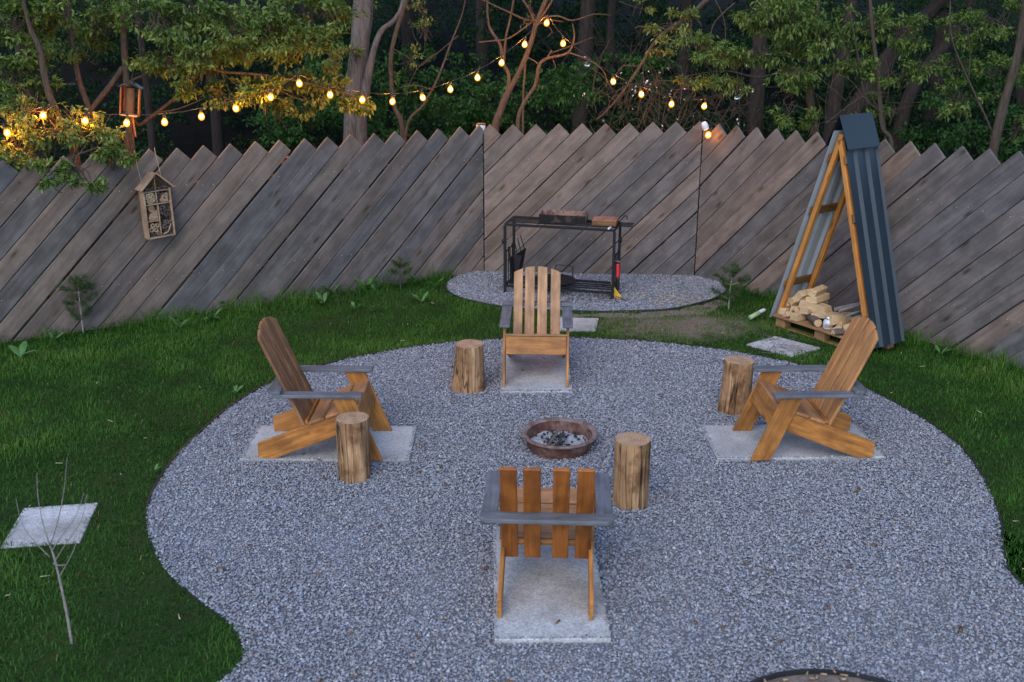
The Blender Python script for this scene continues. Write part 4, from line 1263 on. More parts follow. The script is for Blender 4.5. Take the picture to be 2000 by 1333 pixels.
# pale green bottle lying at the foot of the store
gb = at_z(1476, 616, 0.05)
bt = thing('plastic_bottle', 'pale green plastic bottle with a white cap in the grass left of the wood store', 'bottle', gb, R(28))
bt.scale = (0.7, 0.7, 0.7)
bm = bmesh.new(); tube(bm, [(-0.10, 0, -0.02), (-0.095, 0, -0.02), (0.06, 0, 0.03), (0.08, 0, 0.037)], [0.02, 0.034, 0.034, 0.022], 14, 1)
obj('body', bm_mesh(bm, 'body', True), M['green_plastic'], bt)
bm = bmesh.new(); box_bm(bm, (0.125, 0.0, 0.055), (0.10, 0.05, 0.035), Euler((0, R(-12), 0)).to_matrix()); bevel(bm, 0.006)
obj('cap', bm_mesh(bm, 'cap'), M['white'], bt)
# ------------------------------------------------------------------ insect hotel on the left fence
nA = Vector((tA.y, -tA.x)) * 1.0           # towards the yard
if nA.y > 0: nA = -nA
hp = J1 - tA * 3.70 + nA * 0.045
hz = math.atan2(tA.y, tA.x) + R(11)
hotel = thing('insect_hotel', 'wooden insect hotel with pitched roof hanging on the fence planks', 'insect hotel', (hp.x, hp.y, 0.865), hz, rot=(0, R(-1.2), hz))
HW_, HH, HD, HA = 0.14, 0.47, 0.10, 0.60
pw = M['pale_wood']
def hbox(name, c_, s_, mat, par=hotel, bev=0.002, rot=None):
    bm = bmesh.new(); box_bm(bm, (0, 0, 0), s_); bevel(bm, bev)
    return obj(name, bm_mesh(bm, name), mat, par, Matrix.Translation(c_) @ (rot.to_matrix().to_4x4() if rot else Matrix.Identity(4)))
hbox('side_wall', (-HW_ + 0.008, -HD / 2 - 0.006, HH / 2), (0.016, HD, HH), pw)
hbox('side_wall', (HW_ - 0.008, -HD / 2 - 0.006, HH / 2), (0.016, HD, HH), pw)
hbox('floor_board', (0, -HD / 2 - 0.006, 0.008), (2 * HW_ - 0.034, HD, 0.016), pw)
me = prism([(-HW_, 0.0), (HW_, 0.0), (HW_, HH), (0, HA), (-HW_, HH)], 0, 0.006, 0.0, 'back_panel')
obj('back_panel', me, M['batten'], hotel, Matrix.Rotation(R(90), 4, 'X'))
for z in (0.17, 0.33, 0.455):
    if z == 0.17: hbox('shelf', (-0.062, -HD / 2 - 0.004, z), (0.114, HD - 0.008, 0.010), pw)
    else: hbox('shelf', (0, -HD / 2 - 0.004, z), (2 * HW_ - 0.034, HD - 0.008, 0.010), pw)
hbox('divider', (0, -HD / 2 - 0.004, 0.170), (0.010, HD - 0.012, 0.308), pw)
hbox('divider', (-0.005, -HD / 2 - 0.004, 0.393), (0.009, HD - 0.012, 0.112), pw)
hbox('divider', (-0.005, -HD / 2 - 0.004, 0.52), (0.009, HD - 0.012, 0.115), pw)
for s in (-1, 1):
    a = math.atan2(HA - HH, HW_)
    hbox('roof_board', (s * 0.088, -0.066, 0.552), (0.215, 0.150, 0.014), pw, rot=Euler((0, s * a, 0)))
def rods(name, x0, x1, z0, z1, r0, r1, n, mat, label=None):
    bm = bmesh.new()
    for _ in range(n):
        r_ = random.uniform(r0, r1)
        x, z = random.uniform(x0 + r_, x1 - r_), random.uniform(z0 + r_, z1 - r_)
        tube(bm, [(x, -0.012, z), (x + random.uniform(-.004, .004), -0.085 - random.uniform(0, 0.014), z + random.uniform(-.004, .004))], r_, 6, 1)
    return tag(obj(name, bm_mesh(bm, name), mat, hotel), kind='stuff')
rods('reed_stems', -0.12, -0.012, 0.337, 0.448, 0.003, 0.006, 120, M['straw'])
rods('pine_cone_filling', 0.008, 0.12, 0.18, 0.322, 0.004, 0.008, 90, M['bark_wood'])
rods('bark_filling', 0.002, 0.12, 0.337, 0.448, 0.004, 0.007, 45, M['bark_wood'])
rods('twig_filling', -0.12, 0.12, 0.462, 0.50, 0.004, 0.008, 50, M['bark_wood'])
rods('cone_scales', 0.008, 0.12, 0.02, 0.165, 0.005, 0.011, 60, M['bark_wood'])
rods('small_twigs', -0.12, -0.008, 0.02, 0.06, 0.003, 0.006, 30, M['bark_wood'])
def quarter(name, x, z, r, a0, a1, mat, y=-0.092):
    pts = [(0, 0)] + [(r * math.cos(R(a)), r * math.sin(R(a))) for a in np.linspace(a0, a1, 7)]
    obj(name, prism(pts, 0, 0.07, 0.002, name), mat, hotel, Matrix.Translation((x, y + 0.07, z)) @ Matrix.Rotation(R(90), 4, 'X'))
quarter('drilled_log', 0.112, 0.340, 0.085, 90, 180, M['pale_wood'])
quarter('drilled_log', -0.012, 0.178, 0.095, 90, 180, M['pale_wood'])
quarter('drilled_log', -0.066, 0.290, 0.034, 0, 360, M['pale_wood'])
for x, z, r_ in ((-0.09, 0.085, 0.024), (-0.045, 0.078, 0.022), (-0.072, 0.125, 0.023), (-0.028, 0.122, 0.020), (-0.012 - 0.012, 0.045, 0.018)):
    bm = bmesh.new()
    lathe(bm, [(r_ * 0.55, 0.0), (r_, 0.0), (r_, 0.075), (r_ * 0.55, 0.075), (r_ * 0.55, 0.0)], 14)
    obj('cane_tube', bm_mesh(bm, 'cane_tube', True), M['pale_wood'], hotel, Matrix.Translation((x, -0.018, z)) @ Matrix.Rotation(R(90), 4, 'X'))
bm = bmesh.new(); tube(bm, [(0.02, -0.092, 0.03), (0.07, -0.098, 0.05), (0.105, -0.096, 0.12)], 0.006, 7, 5); obj('curved_stick', bm_mesh(bm, 'curved_stick', True), pw, hotel)
for x in (-0.115, 0.09):
    bm = bmesh.new(); tube(bm, [(x, -0.05, 0.54), (x - 0.008, -0.02, 0.70), (x - 0.012 * (1 if x > 0 else 0.2), 0.0, 0.80), (x, 0.03, 0.845)], 0.0032, 5, 4)
    obj('rope', bm_mesh(bm, 'rope', True), M['rope'], hotel)

# ------------------------------------------------------------------ where the bulbs of the light string hang; leaves are pruned around them
BULBS = [(15, 262), (85, 228), (167, 238), (248, 242), (322, 240), (394, 229), (461, 213), (529, 191), (585, 164), (645, 186), (708, 196), (767, 199), (826, 191), (880, 175), (933, 152), (980, 123), (1025, 87), (1068, 45), (1100, 85), (1147, 125), (1198, 159), (1253, 184), (1312, 203), (1376, 207), (1440, 189)]
OFF = {19, 24}
def bulb_y(px):
    return float(np.interp(px, [0, 250, 460, 650, 800, 1050, 1500], [9.9, 10.7, 11.0, 11.2, 12.2, 12.9, 12.9]))
BULB_W = np.array([tuple(at_y(px, py, bulb_y(px))) for px, py in BULBS])
def pruned(P):
    k = np.ones(len(P), bool)
    for b in BULB_W:
        d = np.array([-b[0], -b[1], CAMH - b[2]]); d /= np.linalg.norm(d)
        t = np.clip((P - b) @ d, 0.0, 0.8)
        k &= np.linalg.norm(P - (b + t[:, None] * d), axis=1) > 0.10
    return k

# ------------------------------------------------------------------ leaves
def leaf_arrays(C, Dr, N, L, W, fold=0.25):
    """leaves as folded four-point blades: C base, Dr direction, N rough normal"""
    Dr = Dr / (np.linalg.norm(Dr, axis=1, keepdims=True) + 1e-9)
    S = np.cross(Dr, N); S /= (np.linalg.norm(S, axis=1, keepdims=True) + 1e-9)
    U = np.cross(S, Dr)
    L = L[:, None]; W = W[:, None]
    V = np.empty((len(C), 4, 3), np.float32)
    V[:, 0] = C
    V[:, 1] = C + Dr * L * 0.45 + S * W * 0.5 + U * W * fold
    V[:, 2] = C + Dr * L - U * L * 0.08
    V[:, 3] = C + Dr * L * 0.45 - S * W * 0.5 + U * W * fold
    return V
def leaf_object(name, V, rnd, mat, parent=None):
    n = len(V)
    b = np.arange(n)[:, None] * 4
    f = np.concatenate([b + np.array([[0, 1, 2]]), b + np.array([[0, 2, 3]])])
    return obj(name, np_mesh(name, V.reshape(-1, 3), f, {'rnd': np.repeat(rnd, 4)}), mat, parent)
def clusters(P, out, per, L, spread=0.8, droop=0.35, wl=0.42):
    """PER leaves spraying from each point P, around direction OUT"""
    n = len(P)
    C = np.repeat(P, per, 0) + RNG.normal(0, L * 0.28, (n * per, 3))
    D = np.repeat(out, per, 0) + RNG.normal(0, spread, (n * per, 3))
    D[:, 2] -= droop
    N = RNG.normal(0, 0.45, (n * per, 3)); N[:, 2] += 1.0
    ln = L * RNG.uniform(0.6, 1.25, n * per)
    V = leaf_arrays(C, D, N, ln, ln * wl * RNG.uniform(0.8, 1.2, n * per))
    base = np.repeat(RNG.uniform(0.15, 0.85, n), per)
    return V, np.clip(base + RNG.normal(0, 0.14, n * per), 0, 1)
def blob_points(c, rad, n):
    """tips of the sprays in an uneven cloud: a few sub-clumps inside the ellipsoid"""
    k = max(3, n // 14)
    u = RNG.normal(size=(k, 3)); u /= np.linalg.norm(u, axis=1, keepdims=True)
    sub = u * RNG.uniform(0.25, 1.0, (k, 1)) ** 0.6
    pick = RNG.integers(0, k, n)
    q = sub[pick] + RNG.normal(0, 0.17, (n, 3)) * np.array([1, 1, 0.6])
    return np.asarray(c) + q * np.asarray(rad), q
def tree(name, label, limbs, blobs, leaf='leaf', bark='bark_young', group=None, leaf_len=0.075, per=6, twigs=0.5, cat='tree', wl=0.42, upper=(), droop=0.35, of=None):
    """limbs: lists of (photo x, photo y, distance Y, radius); blobs: (photo x, photo y, Y, rx, ry, rz, number of sprays)"""
    leaf_len *= 0.76
    blobs = [(*b[:6], int(b[6] * 1.75)) for b in blobs]
    first = at_y(*limbs[0][0][:3]) if limbs else at_y(*blobs[0][:3])
    base = Vector((first.x, first.y, ground_z(first.x, first.y)))
    t = thing(name, label, None if of else cat, base, 0, group)
    if of:
        t.parent = of; t.location = base - of.location
    bm = bmesh.new()
    tipseg = []
    for j, lm in enumerate(limbs):
        pts = [at_y(x, y, Y) - base for x, y, Y, r_ in lm]
        rad = [r_ for *_, r_ in lm]
        if of is None and pts[0].z + base.z < 1.9 and rad[0] > 0.012:
            pts = [Vector((pts[0].x, pts[0].y, -0.1))] + pts; rad = [rad[0] * 1.25] + rad
        tube(bm, pts, rad, 10 if rad[0] > 0.03 else 6, 5, 0.16 if rad[0] > 0.03 else 0.08)
        tipseg.append(pts)
    Vs, rs = [], []
    for bx, by, Y, rx, ry, rz, n in blobs:
        c = at_y(bx, by, Y) - base
        P, q = blob_points(c, (rx, ry, rz), n)
        kp = pruned(P + np.array(base)); P, q = P[kp], q[kp]
        if not len(P): continue
        out = q / (np.linalg.norm(q, axis=1, keepdims=True) + 1e-6) * 0.7
        V, rr = clusters(P, out, per, leaf_len, droop=droop, wl=wl)
        Vs.append(V); rs.append(rr)
        for p, o_ in zip(P, out):
            if RNG.random() < twigs * 0.5:
                o3 = Vector(o_)
                a = Vector(p) - o3 * RNG.uniform(0.15, 0.4) + Vector(RNG.normal(0, 0.06, 3)) - Vector((0, 0, 0.05))
                tube(bm, [a, (a + Vector(p)) / 2 + Vector(RNG.normal(0, 0.015, 3)), Vector(p)], [0.005, 0.0035, 0.002], 4, 2, cap=False)
    for x, y, z, rx, ry, rz, n in upper:  # unseen high sprays, added to shade the ends of the fence
        P, q = blob_points(np.array((x, y, z)) - np.array(base), (rx, ry, rz), n)
        V, rr = clusters(P, q * 0.6, 6, 0.22, droop=droop, wl=0.5)
        Vs.append(V); rs.append(rr)
    if len(bm.verts): obj('trunk', bm_mesh(bm, 'trunk', True), M[bark], t)
    else: bm.free()
    if Vs: leaf_object('crown', np.concatenate(Vs), np.concatenate(rs), M[leaf], t)
    return t

YL = 11.3
feeder_tree = tree('leafy_tree', 'leafy tree on the left whose trunk carries the bird feeder',
    [[(252, 300, YL, 0.045), (255, 247, YL, 0.042), (247, 148, YL, 0.036), (244, 99, YL, 0.035), (239, 0, YL, 0.033), (236, -120, YL, 0.03), (240, -320, YL, 0.02)],
     [(240, 134, YL, 0.030), (215, 171, YL - .1, 0.029), (181, 213, YL - .2, 0.028), (171, 235, YL - .25, 0.027), (160, 268, YL - .25, 0.027), (148, 302, YL - .2, 0.028)],
     [(256, 235, YL, 0.018), (270, 247, YL + .1, 0.02), (309, 220, YL + .15, 0.02), (346, 190, YL + .2, 0.018), (390, 146, YL + .2, 0.016), (405, 125, YL + .2, 0.014), (425, 85, YL + .2, 0.012), (432, 68, YL + .2, 0.008)],
     [(309, 221, YL + .15, 0.009), (350, 214, YL + .1, 0.007), (400, 193, YL, 0.004)],
     [(246, 165, YL, 0.014), (290, 145, YL - .1, 0.012), (340, 131, YL - .15, 0.014), (400, 133, YL - .15, 0.015), (440, 142, YL - .1, 0.015), (500, 146, YL, 0.012), (560, 155, YL + .1, 0.009), (625, 170, YL + .3, 0.006), (690, 188, YL + .5, 0.004)],
     [(430, 140, YL - .1, 0.005), (480, 180, YL, 0.004), (530, 205, YL, 0.003)],
     [(500, 146, YL, 0.005), (560, 185, YL, 0.004), (600, 198, YL, 0.003)]],
    [(300, 40, YL - .2, .45, .4, .22, 110), (330, 110, YL - .1, .36, .4, .2, 90), (390, 120, YL - .2, .35, .35, .2, 80), (470, 60, YL, .55, .5, .28, 230), (560, 80, YL + .1, .5, .5, .26, 190), (400, 20, YL + .1, .4, .4, .2, 80),
     (600, 20, YL + .3, .5, .5, .24, 120), (490, 180, YL - .1, .33, .3, .14, 60), (430, 185, YL - .1, .26, .3, .13, 36), (370, 160, YL - .2, .22, .3, .14, 34)],
    'leaf', leaf_len=0.085)
tree('bough', 'drooping bough reaching right over the string lights',
    [[(400, 133, YL + .3, 0.013), (500, 150, YL + .4, 0.010), (600, 168, YL + .6, 0.006), (700, 192, YL + .7, 0.003)], [(500, 150, YL + .4, 0.006), (560, 160, YL + .5, 0.005), (610, 205, YL + .5, 0.004), (650, 180, YL + .6, 0.003)]],
    [(560, 165, YL + .5, .36, .3, .13, 80), (620, 175, YL + .6, .34, .3, .13, 80), (690, 200, YL + .7, .24, .25, .12, 70), (540, 200, YL + .5, .3, .25, .10, 36), (600, 215, YL + .6, .2, .2, .07, 14), (650, 130, YL + .8, .2, .2, .12, 30)],
    'leaf_yellow', leaf_len=0.078, of=feeder_tree)
YM = 10.5
many_tree = tree('leafy_tree', 'many-stemmed leafy tree at the far left behind the fence',
    [[(146, 304, YM, 0.042), (124, 250, YM, 0.038), (99, 193, YM, 0.034), (87, 148, YM, 0.030), (77, 94, YM, 0.028), (59, 55, YM, 0.024), (40, -40, YM, 0.018), (30, -200, YM, 0.012)],
     [(213, 316, YM + .6, 0.034), (183, 235, YM + .6, 0.032), (158, 168, YM + .6, 0.028), (146, 111, YM + .6, 0.025), (136, 50, YM + .6, 0.024), (132, -10, YM + .6, 0.022), (125, -220, YM + .6, 0.014)],
     [(110, 222, YM, 0.014), (70, 200, YM - .1, 0.012), (45, 175, YM - .2, 0.008), (10, 160, YM - .3, 0.006)],
     [(124, 250, YM, 0.010), (100, 230, YM - .1, 0.010), (80, 215, YM - .2, 0.008), (95, 275, YM - .4, 0.004)],
     [(146, 300, YM, 0.012), (130, 320, YM - .5, 0.008), (110, 340, YM - .9, 0.006), (105, 362, YM - 1.1, 0.004)],
     [(130, 320, YM - .5, 0.007), (170, 335, YM - .8, 0.005), (180, 365, YM - 1.0, 0.003)]],
    [(30, 40, YM + .2, .42, .35, .26, 150), (110, 20, YM + .3, .4, .35, .18, 90), (190, 50, YM + .8, .30, .35, .2, 60), (50, 100, YM + .2, .34, .35, .16, 70), (15, 150, YM, .24, .3, .20, 90), (180, 100, YM + .8, .24, .3, .10, 30),
     (95, 165, YM + .2, .2, .25, .12, 26), (20, 200, YM - .2, .2, .25, .10, 30), (130, 232, YM + .1, .28, .25, .10, 40), (215, 20, YM + .9, .3, .3, .18, 50), (60, 60, YM + 1.6, .6, .4, .3, 80)],
    'leaf', leaf_len=0.085, upper=[(-7.4, 10.4, 5.0, 1.7, 1.7, 1.3, 300)])  # upper: out-of-view sprays added to shade the left side
tree('leafy_bush', 'yellow-green leafy bush around the bulbs at the far left of the fence',
    [[(60, 330, YM - .3, 0.014), (60, 280, YM - .3, 0.012), (80, 230, YM - .3, 0.008), (110, 205, YM - .3, 0.005)], [(60, 300, YM - .3, 0.010), (30, 250, YM - .3, 0.008), (0, 225, YM - .3, 0.005)], [(60, 330, YM - .3, 0.012), (110, 318, YM - .2, 0.010), (150, 300, YM - .1, 0.010), (170, 270, YM - .2, 0.008), (200, 255, YM - .2, 0.005)]],
    [(60, 215, YM - .3, .3, .25, .12, 60), (30, 275, YM - .35, .26, .25, .13, 54), (110, 255, YM - .3, .28, .25, .12, 56), (60, 300, YM - .4, .30, .2, .09, 44), (180, 265, YM - .2, .22, .25, .10, 44), (210, 250, YM, .16, .2, .10, 24), (150, 235, YM - .1, .2, .25, .09, 34)],
    'leaf_yellow', leaf_len=0.085, cat='bush')
tree('bough', 'bough hanging over the front of the fence',
    [[(150, 305, YM - .6, 0.010), (120, 325, YM - .9, 0.007), (95, 345, YM - 1.1, 0.004)], [(150, 305, YM - .6, 0.010), (150, 335, YM - .9, 0.006), (170, 365, YM - 1.05, 0.004)], [(150, 305, YM - .6, 0.010), (200, 290, YM - .3, 0.009), (235, 298, YM - .45, 0.006), (268, 315, YM - .5, 0.003)]],
    [(85, 325, YM - .95, .13, .12, .06, 18), (100, 358, YM - 1.1, .08, .08, .045, 10), (150, 330, YM - .95, .15, .12, .07, 24), (178, 366, YM - 1.08, .11, .1, .04, 16), (150, 355, YM - 1.05, .07, .08, .04, 7), (215, 298, YM - .45, .2, .15, .06, 36), (255, 310, YM - .5, .1, .08, .035, 12), (25, 320, YM - .7, .22, .15, .07, 30)],
    'leaf', leaf_len=0.08, of=many_tree)

# big trunk and the bare shrubs in the middle
tree('big_trunked_tree', 'tall tree with a thick grey ridged trunk rising behind the fence',
    [[(690, 285, 14.5, 0.140), (694, 200, 14.5, 0.135), (701, 110, 14.5, 0.132), (712, 0, 14.5, 0.132), (720, -120, 14.5, 0.12), (730, -700, 14.5, 0.06)],
     [(706, 275, 14.4, 0.075), (712, 200, 14.35, 0.065), (727, 112, 14.3, 0.045), (745, 62, 14.3, 0.036), (772, 38, 14.3, 0.03), (790, -12, 14.3, 0.026), (800, -160, 14.3, 0.02)]],
    [(690, 105, 14.2, .13, .12, .14, 20), (650, 110, 14.2, .2, .2, .1, 14)], 'leaf_yellow', 'bark', leaf_len=0.08)
tree('forked_shrub', 'slim forked shrub right of the thick grey trunk',
    [[(788, 268, 13.6, 0.034), (772, 212, 13.6, 0.030), (765, 172, 13.6, 0.028), (764, 112, 13.6, 0.026), (774, 62, 13.6, 0.028), (786, 25, 13.6, 0.028), (800, -30, 13.6, 0.024), (810, -200, 13.6, 0.015)],
     [(792, 266, 13.5, 0.020), (828, 205, 13.5, 0.018), (856, 152, 13.5, 0.015), (878, 92, 13.5, 0.012), (905, 20, 13.5, 0.008), (915, -60, 13.5, 0.006)],
     [(848, 178, 13.5, 0.010), (815, 168, 13.4, 0.007), (780, 172, 13.4, 0.004)], [(822, 130, 13.5, 0.007), (860, 100, 13.5, 0.006), (895, 70, 13.5, 0.004)], [(790, 190, 13.6, 0.006), (815, 135, 13.5, 0.006), (850, 105, 13.5, 0.005)], [(767, 95, 13.6, 0.006), (800, 115, 13.5, 0.005), (820, 130, 13.5, 0.003)], [(812, 15, 13.6, 0.006), (835, 40, 13.6, 0.005), (832, 80, 13.6, 0.004)]],
    [(810, 110, 13.5, .16, .15, .12, 12), (835, 60, 13.6, .28, .2, .16, 18), (770, 145, 13.6, .1, .1, .1, 5), (820, 10, 13.6, .2, .2, .12, 10)], 'leaf_yellow', 'bark_young', leaf_len=0.06, per=4, cat='shrub', twigs=1.0)
BS = [[(966, 275, 13.4, 0.050), (980, 212, 13.4, 0.045), (992, 182, 13.4, 0.042), (1010, 150, 13.4, 0.032), (1030, 105, 13.4, 0.032), (1045, 55, 13.4, 0.030), (1062, 10, 13.4, 0.028), (1090, -60, 13.4, 0.02), (1120, -220, 13.4, 0.015)],
     [(990, 186, 13.4, 0.028), (994, 148, 13.4, 0.026), (982, 122, 13.4, 0.024), (977, 88, 13.4, 0.022), (955, 50, 13.4, 0.016), (952, -10, 13.4, 0.014)],
     [(984, 128, 13.4, 0.018), (988, 75, 13.4, 0.016), (998, 30, 13.4, 0.014), (1008, -30, 13.4, 0.012)],
     [(935, 83, 13.3, 0.007), (965, 80, 13.3, 0.009), (992, 76, 13.3, 0.010), (1020, 58, 13.3, 0.010), (1040, 42, 13.4, 0.012)],
     [(925, -8, 13.3, 0.007), (985, 20, 13.3, 0.010), (1035, 40, 13.4, 0.014), (1085, 31, 13.3, 0.010), (1118, 40, 13.3, 0.008), (1160, 28, 13.2, 0.006), (1195, 30, 13.2, 0.003)],
     [(1043, 40, 13.4, 0.016), (1030, 12, 13.4, 0.014), (1005, -20, 13.4, 0.012)], [(1050, 45, 13.4, 0.014), (1070, 15, 13.3, 0.012), (1085, -10, 13.3, 0.010)], [(1050, 40, 13.4, 0.008), (1080, 40, 13.3, 0.006), (1100, 43, 13.3, 0.004)], [(1042, 55, 13.4, 0.008), (1060, 45, 13.3, 0.006), (1078, 60, 13.3, 0.004), (1070, 72, 13.3, 0.003)]]
tree('bare_shrub', 'bare forked shrub with tangled twigs under the topmost bulb', BS,
    [(1040, 25, 13.4, .3, .2, .16, 6)], 'leaf_yellow', 'bark_young', leaf_len=0.04, per=3, cat='shrub', twigs=2.0)
tree('bare_shrub', 'thin crooked bare shrub just right of the forked one, lit orange',
    [[(1011, 262, 13.2, 0.026), (1022, 206, 13.2, 0.024), (1045, 168, 13.2, 0.022), (1053, 130, 13.2, 0.022), (1068, 115, 13.2, 0.018), (1110, 103, 13.2, 0.014), (1122, 72, 13.2, 0.010), (1118, 46, 13.2, 0.006)],
     [(1022, 206, 13.2, 0.014), (1025, 150, 13.2, 0.014), (1026, 110, 13.2, 0.012)], [(1053, 127, 13.2, 0.010), (1040, 117, 13.2, 0.008), (1026, 112, 13.2, 0.007)],
     [(1068, 115, 13.2, 0.010), (1078, 98, 13.2, 0.008)], [(1111, 103, 13.2, 0.009), (1150, 117, 13.1, 0.008), (1178, 138, 13.1, 0.006), (1188, 165, 13.1, 0.004)], [(1080, 117, 13.2, 0.006), (1085, 130, 13.2, 0.005), (1082, 138, 13.2, 0.003)],
     [(1078, 103, 13.2, 0.006), (1110, 92, 13.2, 0.005), (1140, 80, 13.1, 0.004), (1160, 72, 13.1, 0.003)], [(1053, 140, 13.2, 0.004), (1053, 165, 13.2, 0.003), (1050, 186, 13.2, 0.002)]],
    [], 'leaf', 'bark_young', cat='shrub')
# tangle of bare twigs with white blossom
def thicket(name, label, boxes, n, parent_loc, mat, petals=0):
    t = thing(name, label, 'shrub', parent_loc)
    bm = bmesh.new()
    tips = []
    for x0, x1, y0, y1, Y in boxes:
        for _ in range(n):
            a = at_y(random.uniform(x0, x1), random.uniform((y0 + y1) / 2, y1), Y + random.uniform(-.6, .6))
            d = Vector((random.uniform(-0.7, 0.7), random.uniform(-.3, .3), random.uniform(0.2, 1.0)))
            L = random.uniform(0.25, 0.9)
            b = a + d * L * 0.5 + Vector(RNG.normal(0, 0.06, 3)); c_ = a + d * L + Vector(RNG.normal(0, 0.09, 3)) - Vector((0, 0, 0.12 * L))
            r_ = random.uniform(0.0025, 0.007)
            o_ = Vector(parent_loc)
            tube(bm, [a - o_, b - o_, c_ - o_], [r_, r_ * 0.8, r_ * 0.4], 4, 3, cap=False)
            tips.append(c_ - o_)
    tag(obj('branches', bm_mesh(bm, 'branches', True), M[mat], t), kind='stuff')
    if petals:
        P = np.array([tips[random.randrange(len(tips))] for _ in range(petals)]) + RNG.normal(0, 0.05, (petals, 3))
        V, rr = clusters(P, RNG.normal(0, 1, P.shape), 4, 0.018, wl=0.9)
        leaf_object('blossom', V, rr, M['petal'], t)
    return t
thicket('blossom_thicket', 'tangle of bare twigs with tiny white blossoms behind the right bulbs', [(1150, 1330, 60, 270, 14.0), (1200, 1480, 120, 280, 14.5)], 90, (1.9, 14.2, 0), 'bark_young', 46)
thicket('bare_thicket', 'dark thin twigs behind the fence between the bare shrub and the blossom', [(1080, 1260, 0, 150, 16.0), (1290, 1460, 0, 240, 15.0)], 60, (1.5, 15.5, 0), 'bark_dark')
thicket('bare_thicket', 'loose dry twigs above the blue ridge of the wood store', [(1600, 1760, 60, 250, 12.7)], 46, (3.6, 12.7, 0), 'bark_young')
tree('leaning_bare_tree', 'bare leaning stem crossing the blossom thicket',
    [[(1165, 235, 13.6, 0.010), (1205, 195, 13.6, 0.014), (1250, 130, 13.6, 0.020), (1285, 75, 13.6, 0.026), (1335, 38, 13.6, 0.030), (1380, 0, 13.6, 0.034), (1440, -70, 13.6, 0.035)],
     [(1290, 70, 13.6, 0.012), (1255, 52, 13.6, 0.009), (1240, 55, 13.6, 0.006)], [(1285, 78, 13.6, 0.010), (1340, 70, 13.5, 0.008), (1385, 100, 13.4, 0.006), (1440, 118, 13.3, 0.005)], [(1387, 85, 13.3, 0.008), (1395, 45, 13.3, 0.008), (1435, 5, 13.3, 0.010)], [(1417, 85, 13.3, 0.006), (1415, 40, 13.3, 0.007), (1395, -5, 13.3, 0.008)],
     [(1250, 130, 13.6, 0.008), (1215, 130, 13.6, 0.006), (1200, 160, 13.6, 0.004)]],
    [(1310, 45, 13.4, .3, .3, .16, 26), (1350, 35, 13.4, .2, .3, .12, 22), (1290, 95, 13.3, .2, .2, .12, 14), (1250, 10, 13.5, .2, .2, .14, 10)], 'leaf_yellow', 'bark_young', leaf_len=0.085, per=6, wl=0.34, droop=0.5)
tree('leafy_tree', 'light-barked young tree with pointed leaves left of the wood store ridge',
    [[(1592, 285, 12.9, 0.050), (1586, 222, 12.9, 0.045), (1582, 162, 12.9, 0.042), (1588, 100, 12.9, 0.034), (1598, 0, 12.9, 0.028), (1605, -160, 12.9, 0.02), (1610, -400, 12.9, 0.01)],
     [(1583, 168, 12.9, 0.014), (1540, 140, 12.8, 0.012), (1480, 150, 12.7, 0.010), (1420, 138, 12.6, 0.007), (1360, 145, 12.6, 0.005), (1325, 152, 12.6, 0.003)],
     [(1586, 130, 12.9, 0.012), (1520, 100, 12.8, 0.010), (1450, 110, 12.7, 0.007), (1390, 90, 12.6, 0.005)], [(1585, 150, 12.9, 0.010), (1640, 120, 12.8, 0.008), (1700, 80, 12.8, 0.005)]],
    [(1540, 30, 12.8, .5, .45, .26, 210), (1600, 70, 12.7, .42, .4, .24, 170), (1480, 100, 12.7, .38, .35, .13, 70), (1400, 110, 12.6, .36, .3, .13, 60), (1360, 75, 12.6, .28, .3, .14, 34), (1420, 165, 12.6, .4, .3, .09, 44), (1350, 160, 12.6, .22, .2, .06, 16), (1560, 140, 12.6, .34, .3, .13, 80),
     (1640, 130, 12.7, .3, .3, .14, 60), (1530, 170, 12.6, .28, .25, .08, 30), (1535, 225, 12.5, .17, .15, .07, 22), (1590, 235, 12.6, .14, .15, .12, 22), (1480, 20, 12.9, .3, .3, .16, 36)],
    'leaf', leaf_len=0.095, per=6, wl=0.30, droop=0.55)
tree('leafy_tree', 'slender leafy tree directly behind the blue ridge of the wood store',
    [[(1742, 300, 12.2, 0.026), (1724, 245, 12.2, 0.024), (1716, 150, 12.2, 0.022), (1707, 80, 12.2, 0.020), (1700, 0, 12.2, 0.018), (1695, -200, 12.2, 0.01)], [(1730, 262, 12.3, 0.014), (1692, 190, 12.3, 0.012), (1677, 112, 12.3, 0.010), (1660, 20, 12.3, 0.008)], [(1700, 205, 12.3, 0.006), (1660, 155, 12.3, 0.005), (1620, 140, 12.3, 0.003)]],
    [(1700, 40, 12.4, .36, .3, .2, 90), (1760, 60, 12.4, .3, .3, .2, 80), (1740, 140, 12.3, .28, .3, .16, 50), (1680, 110, 12.4, .25, .3, .16, 40), (1790, 130, 12.3, .24, .3, .14, 40), (1720, 205, 12.4, .2, .2, .12, 28), (1690, 235, 12.4, .14, .14, .08, 16)],
    'leaf', leaf_len=0.08, wl=0.32, droop=0.5)
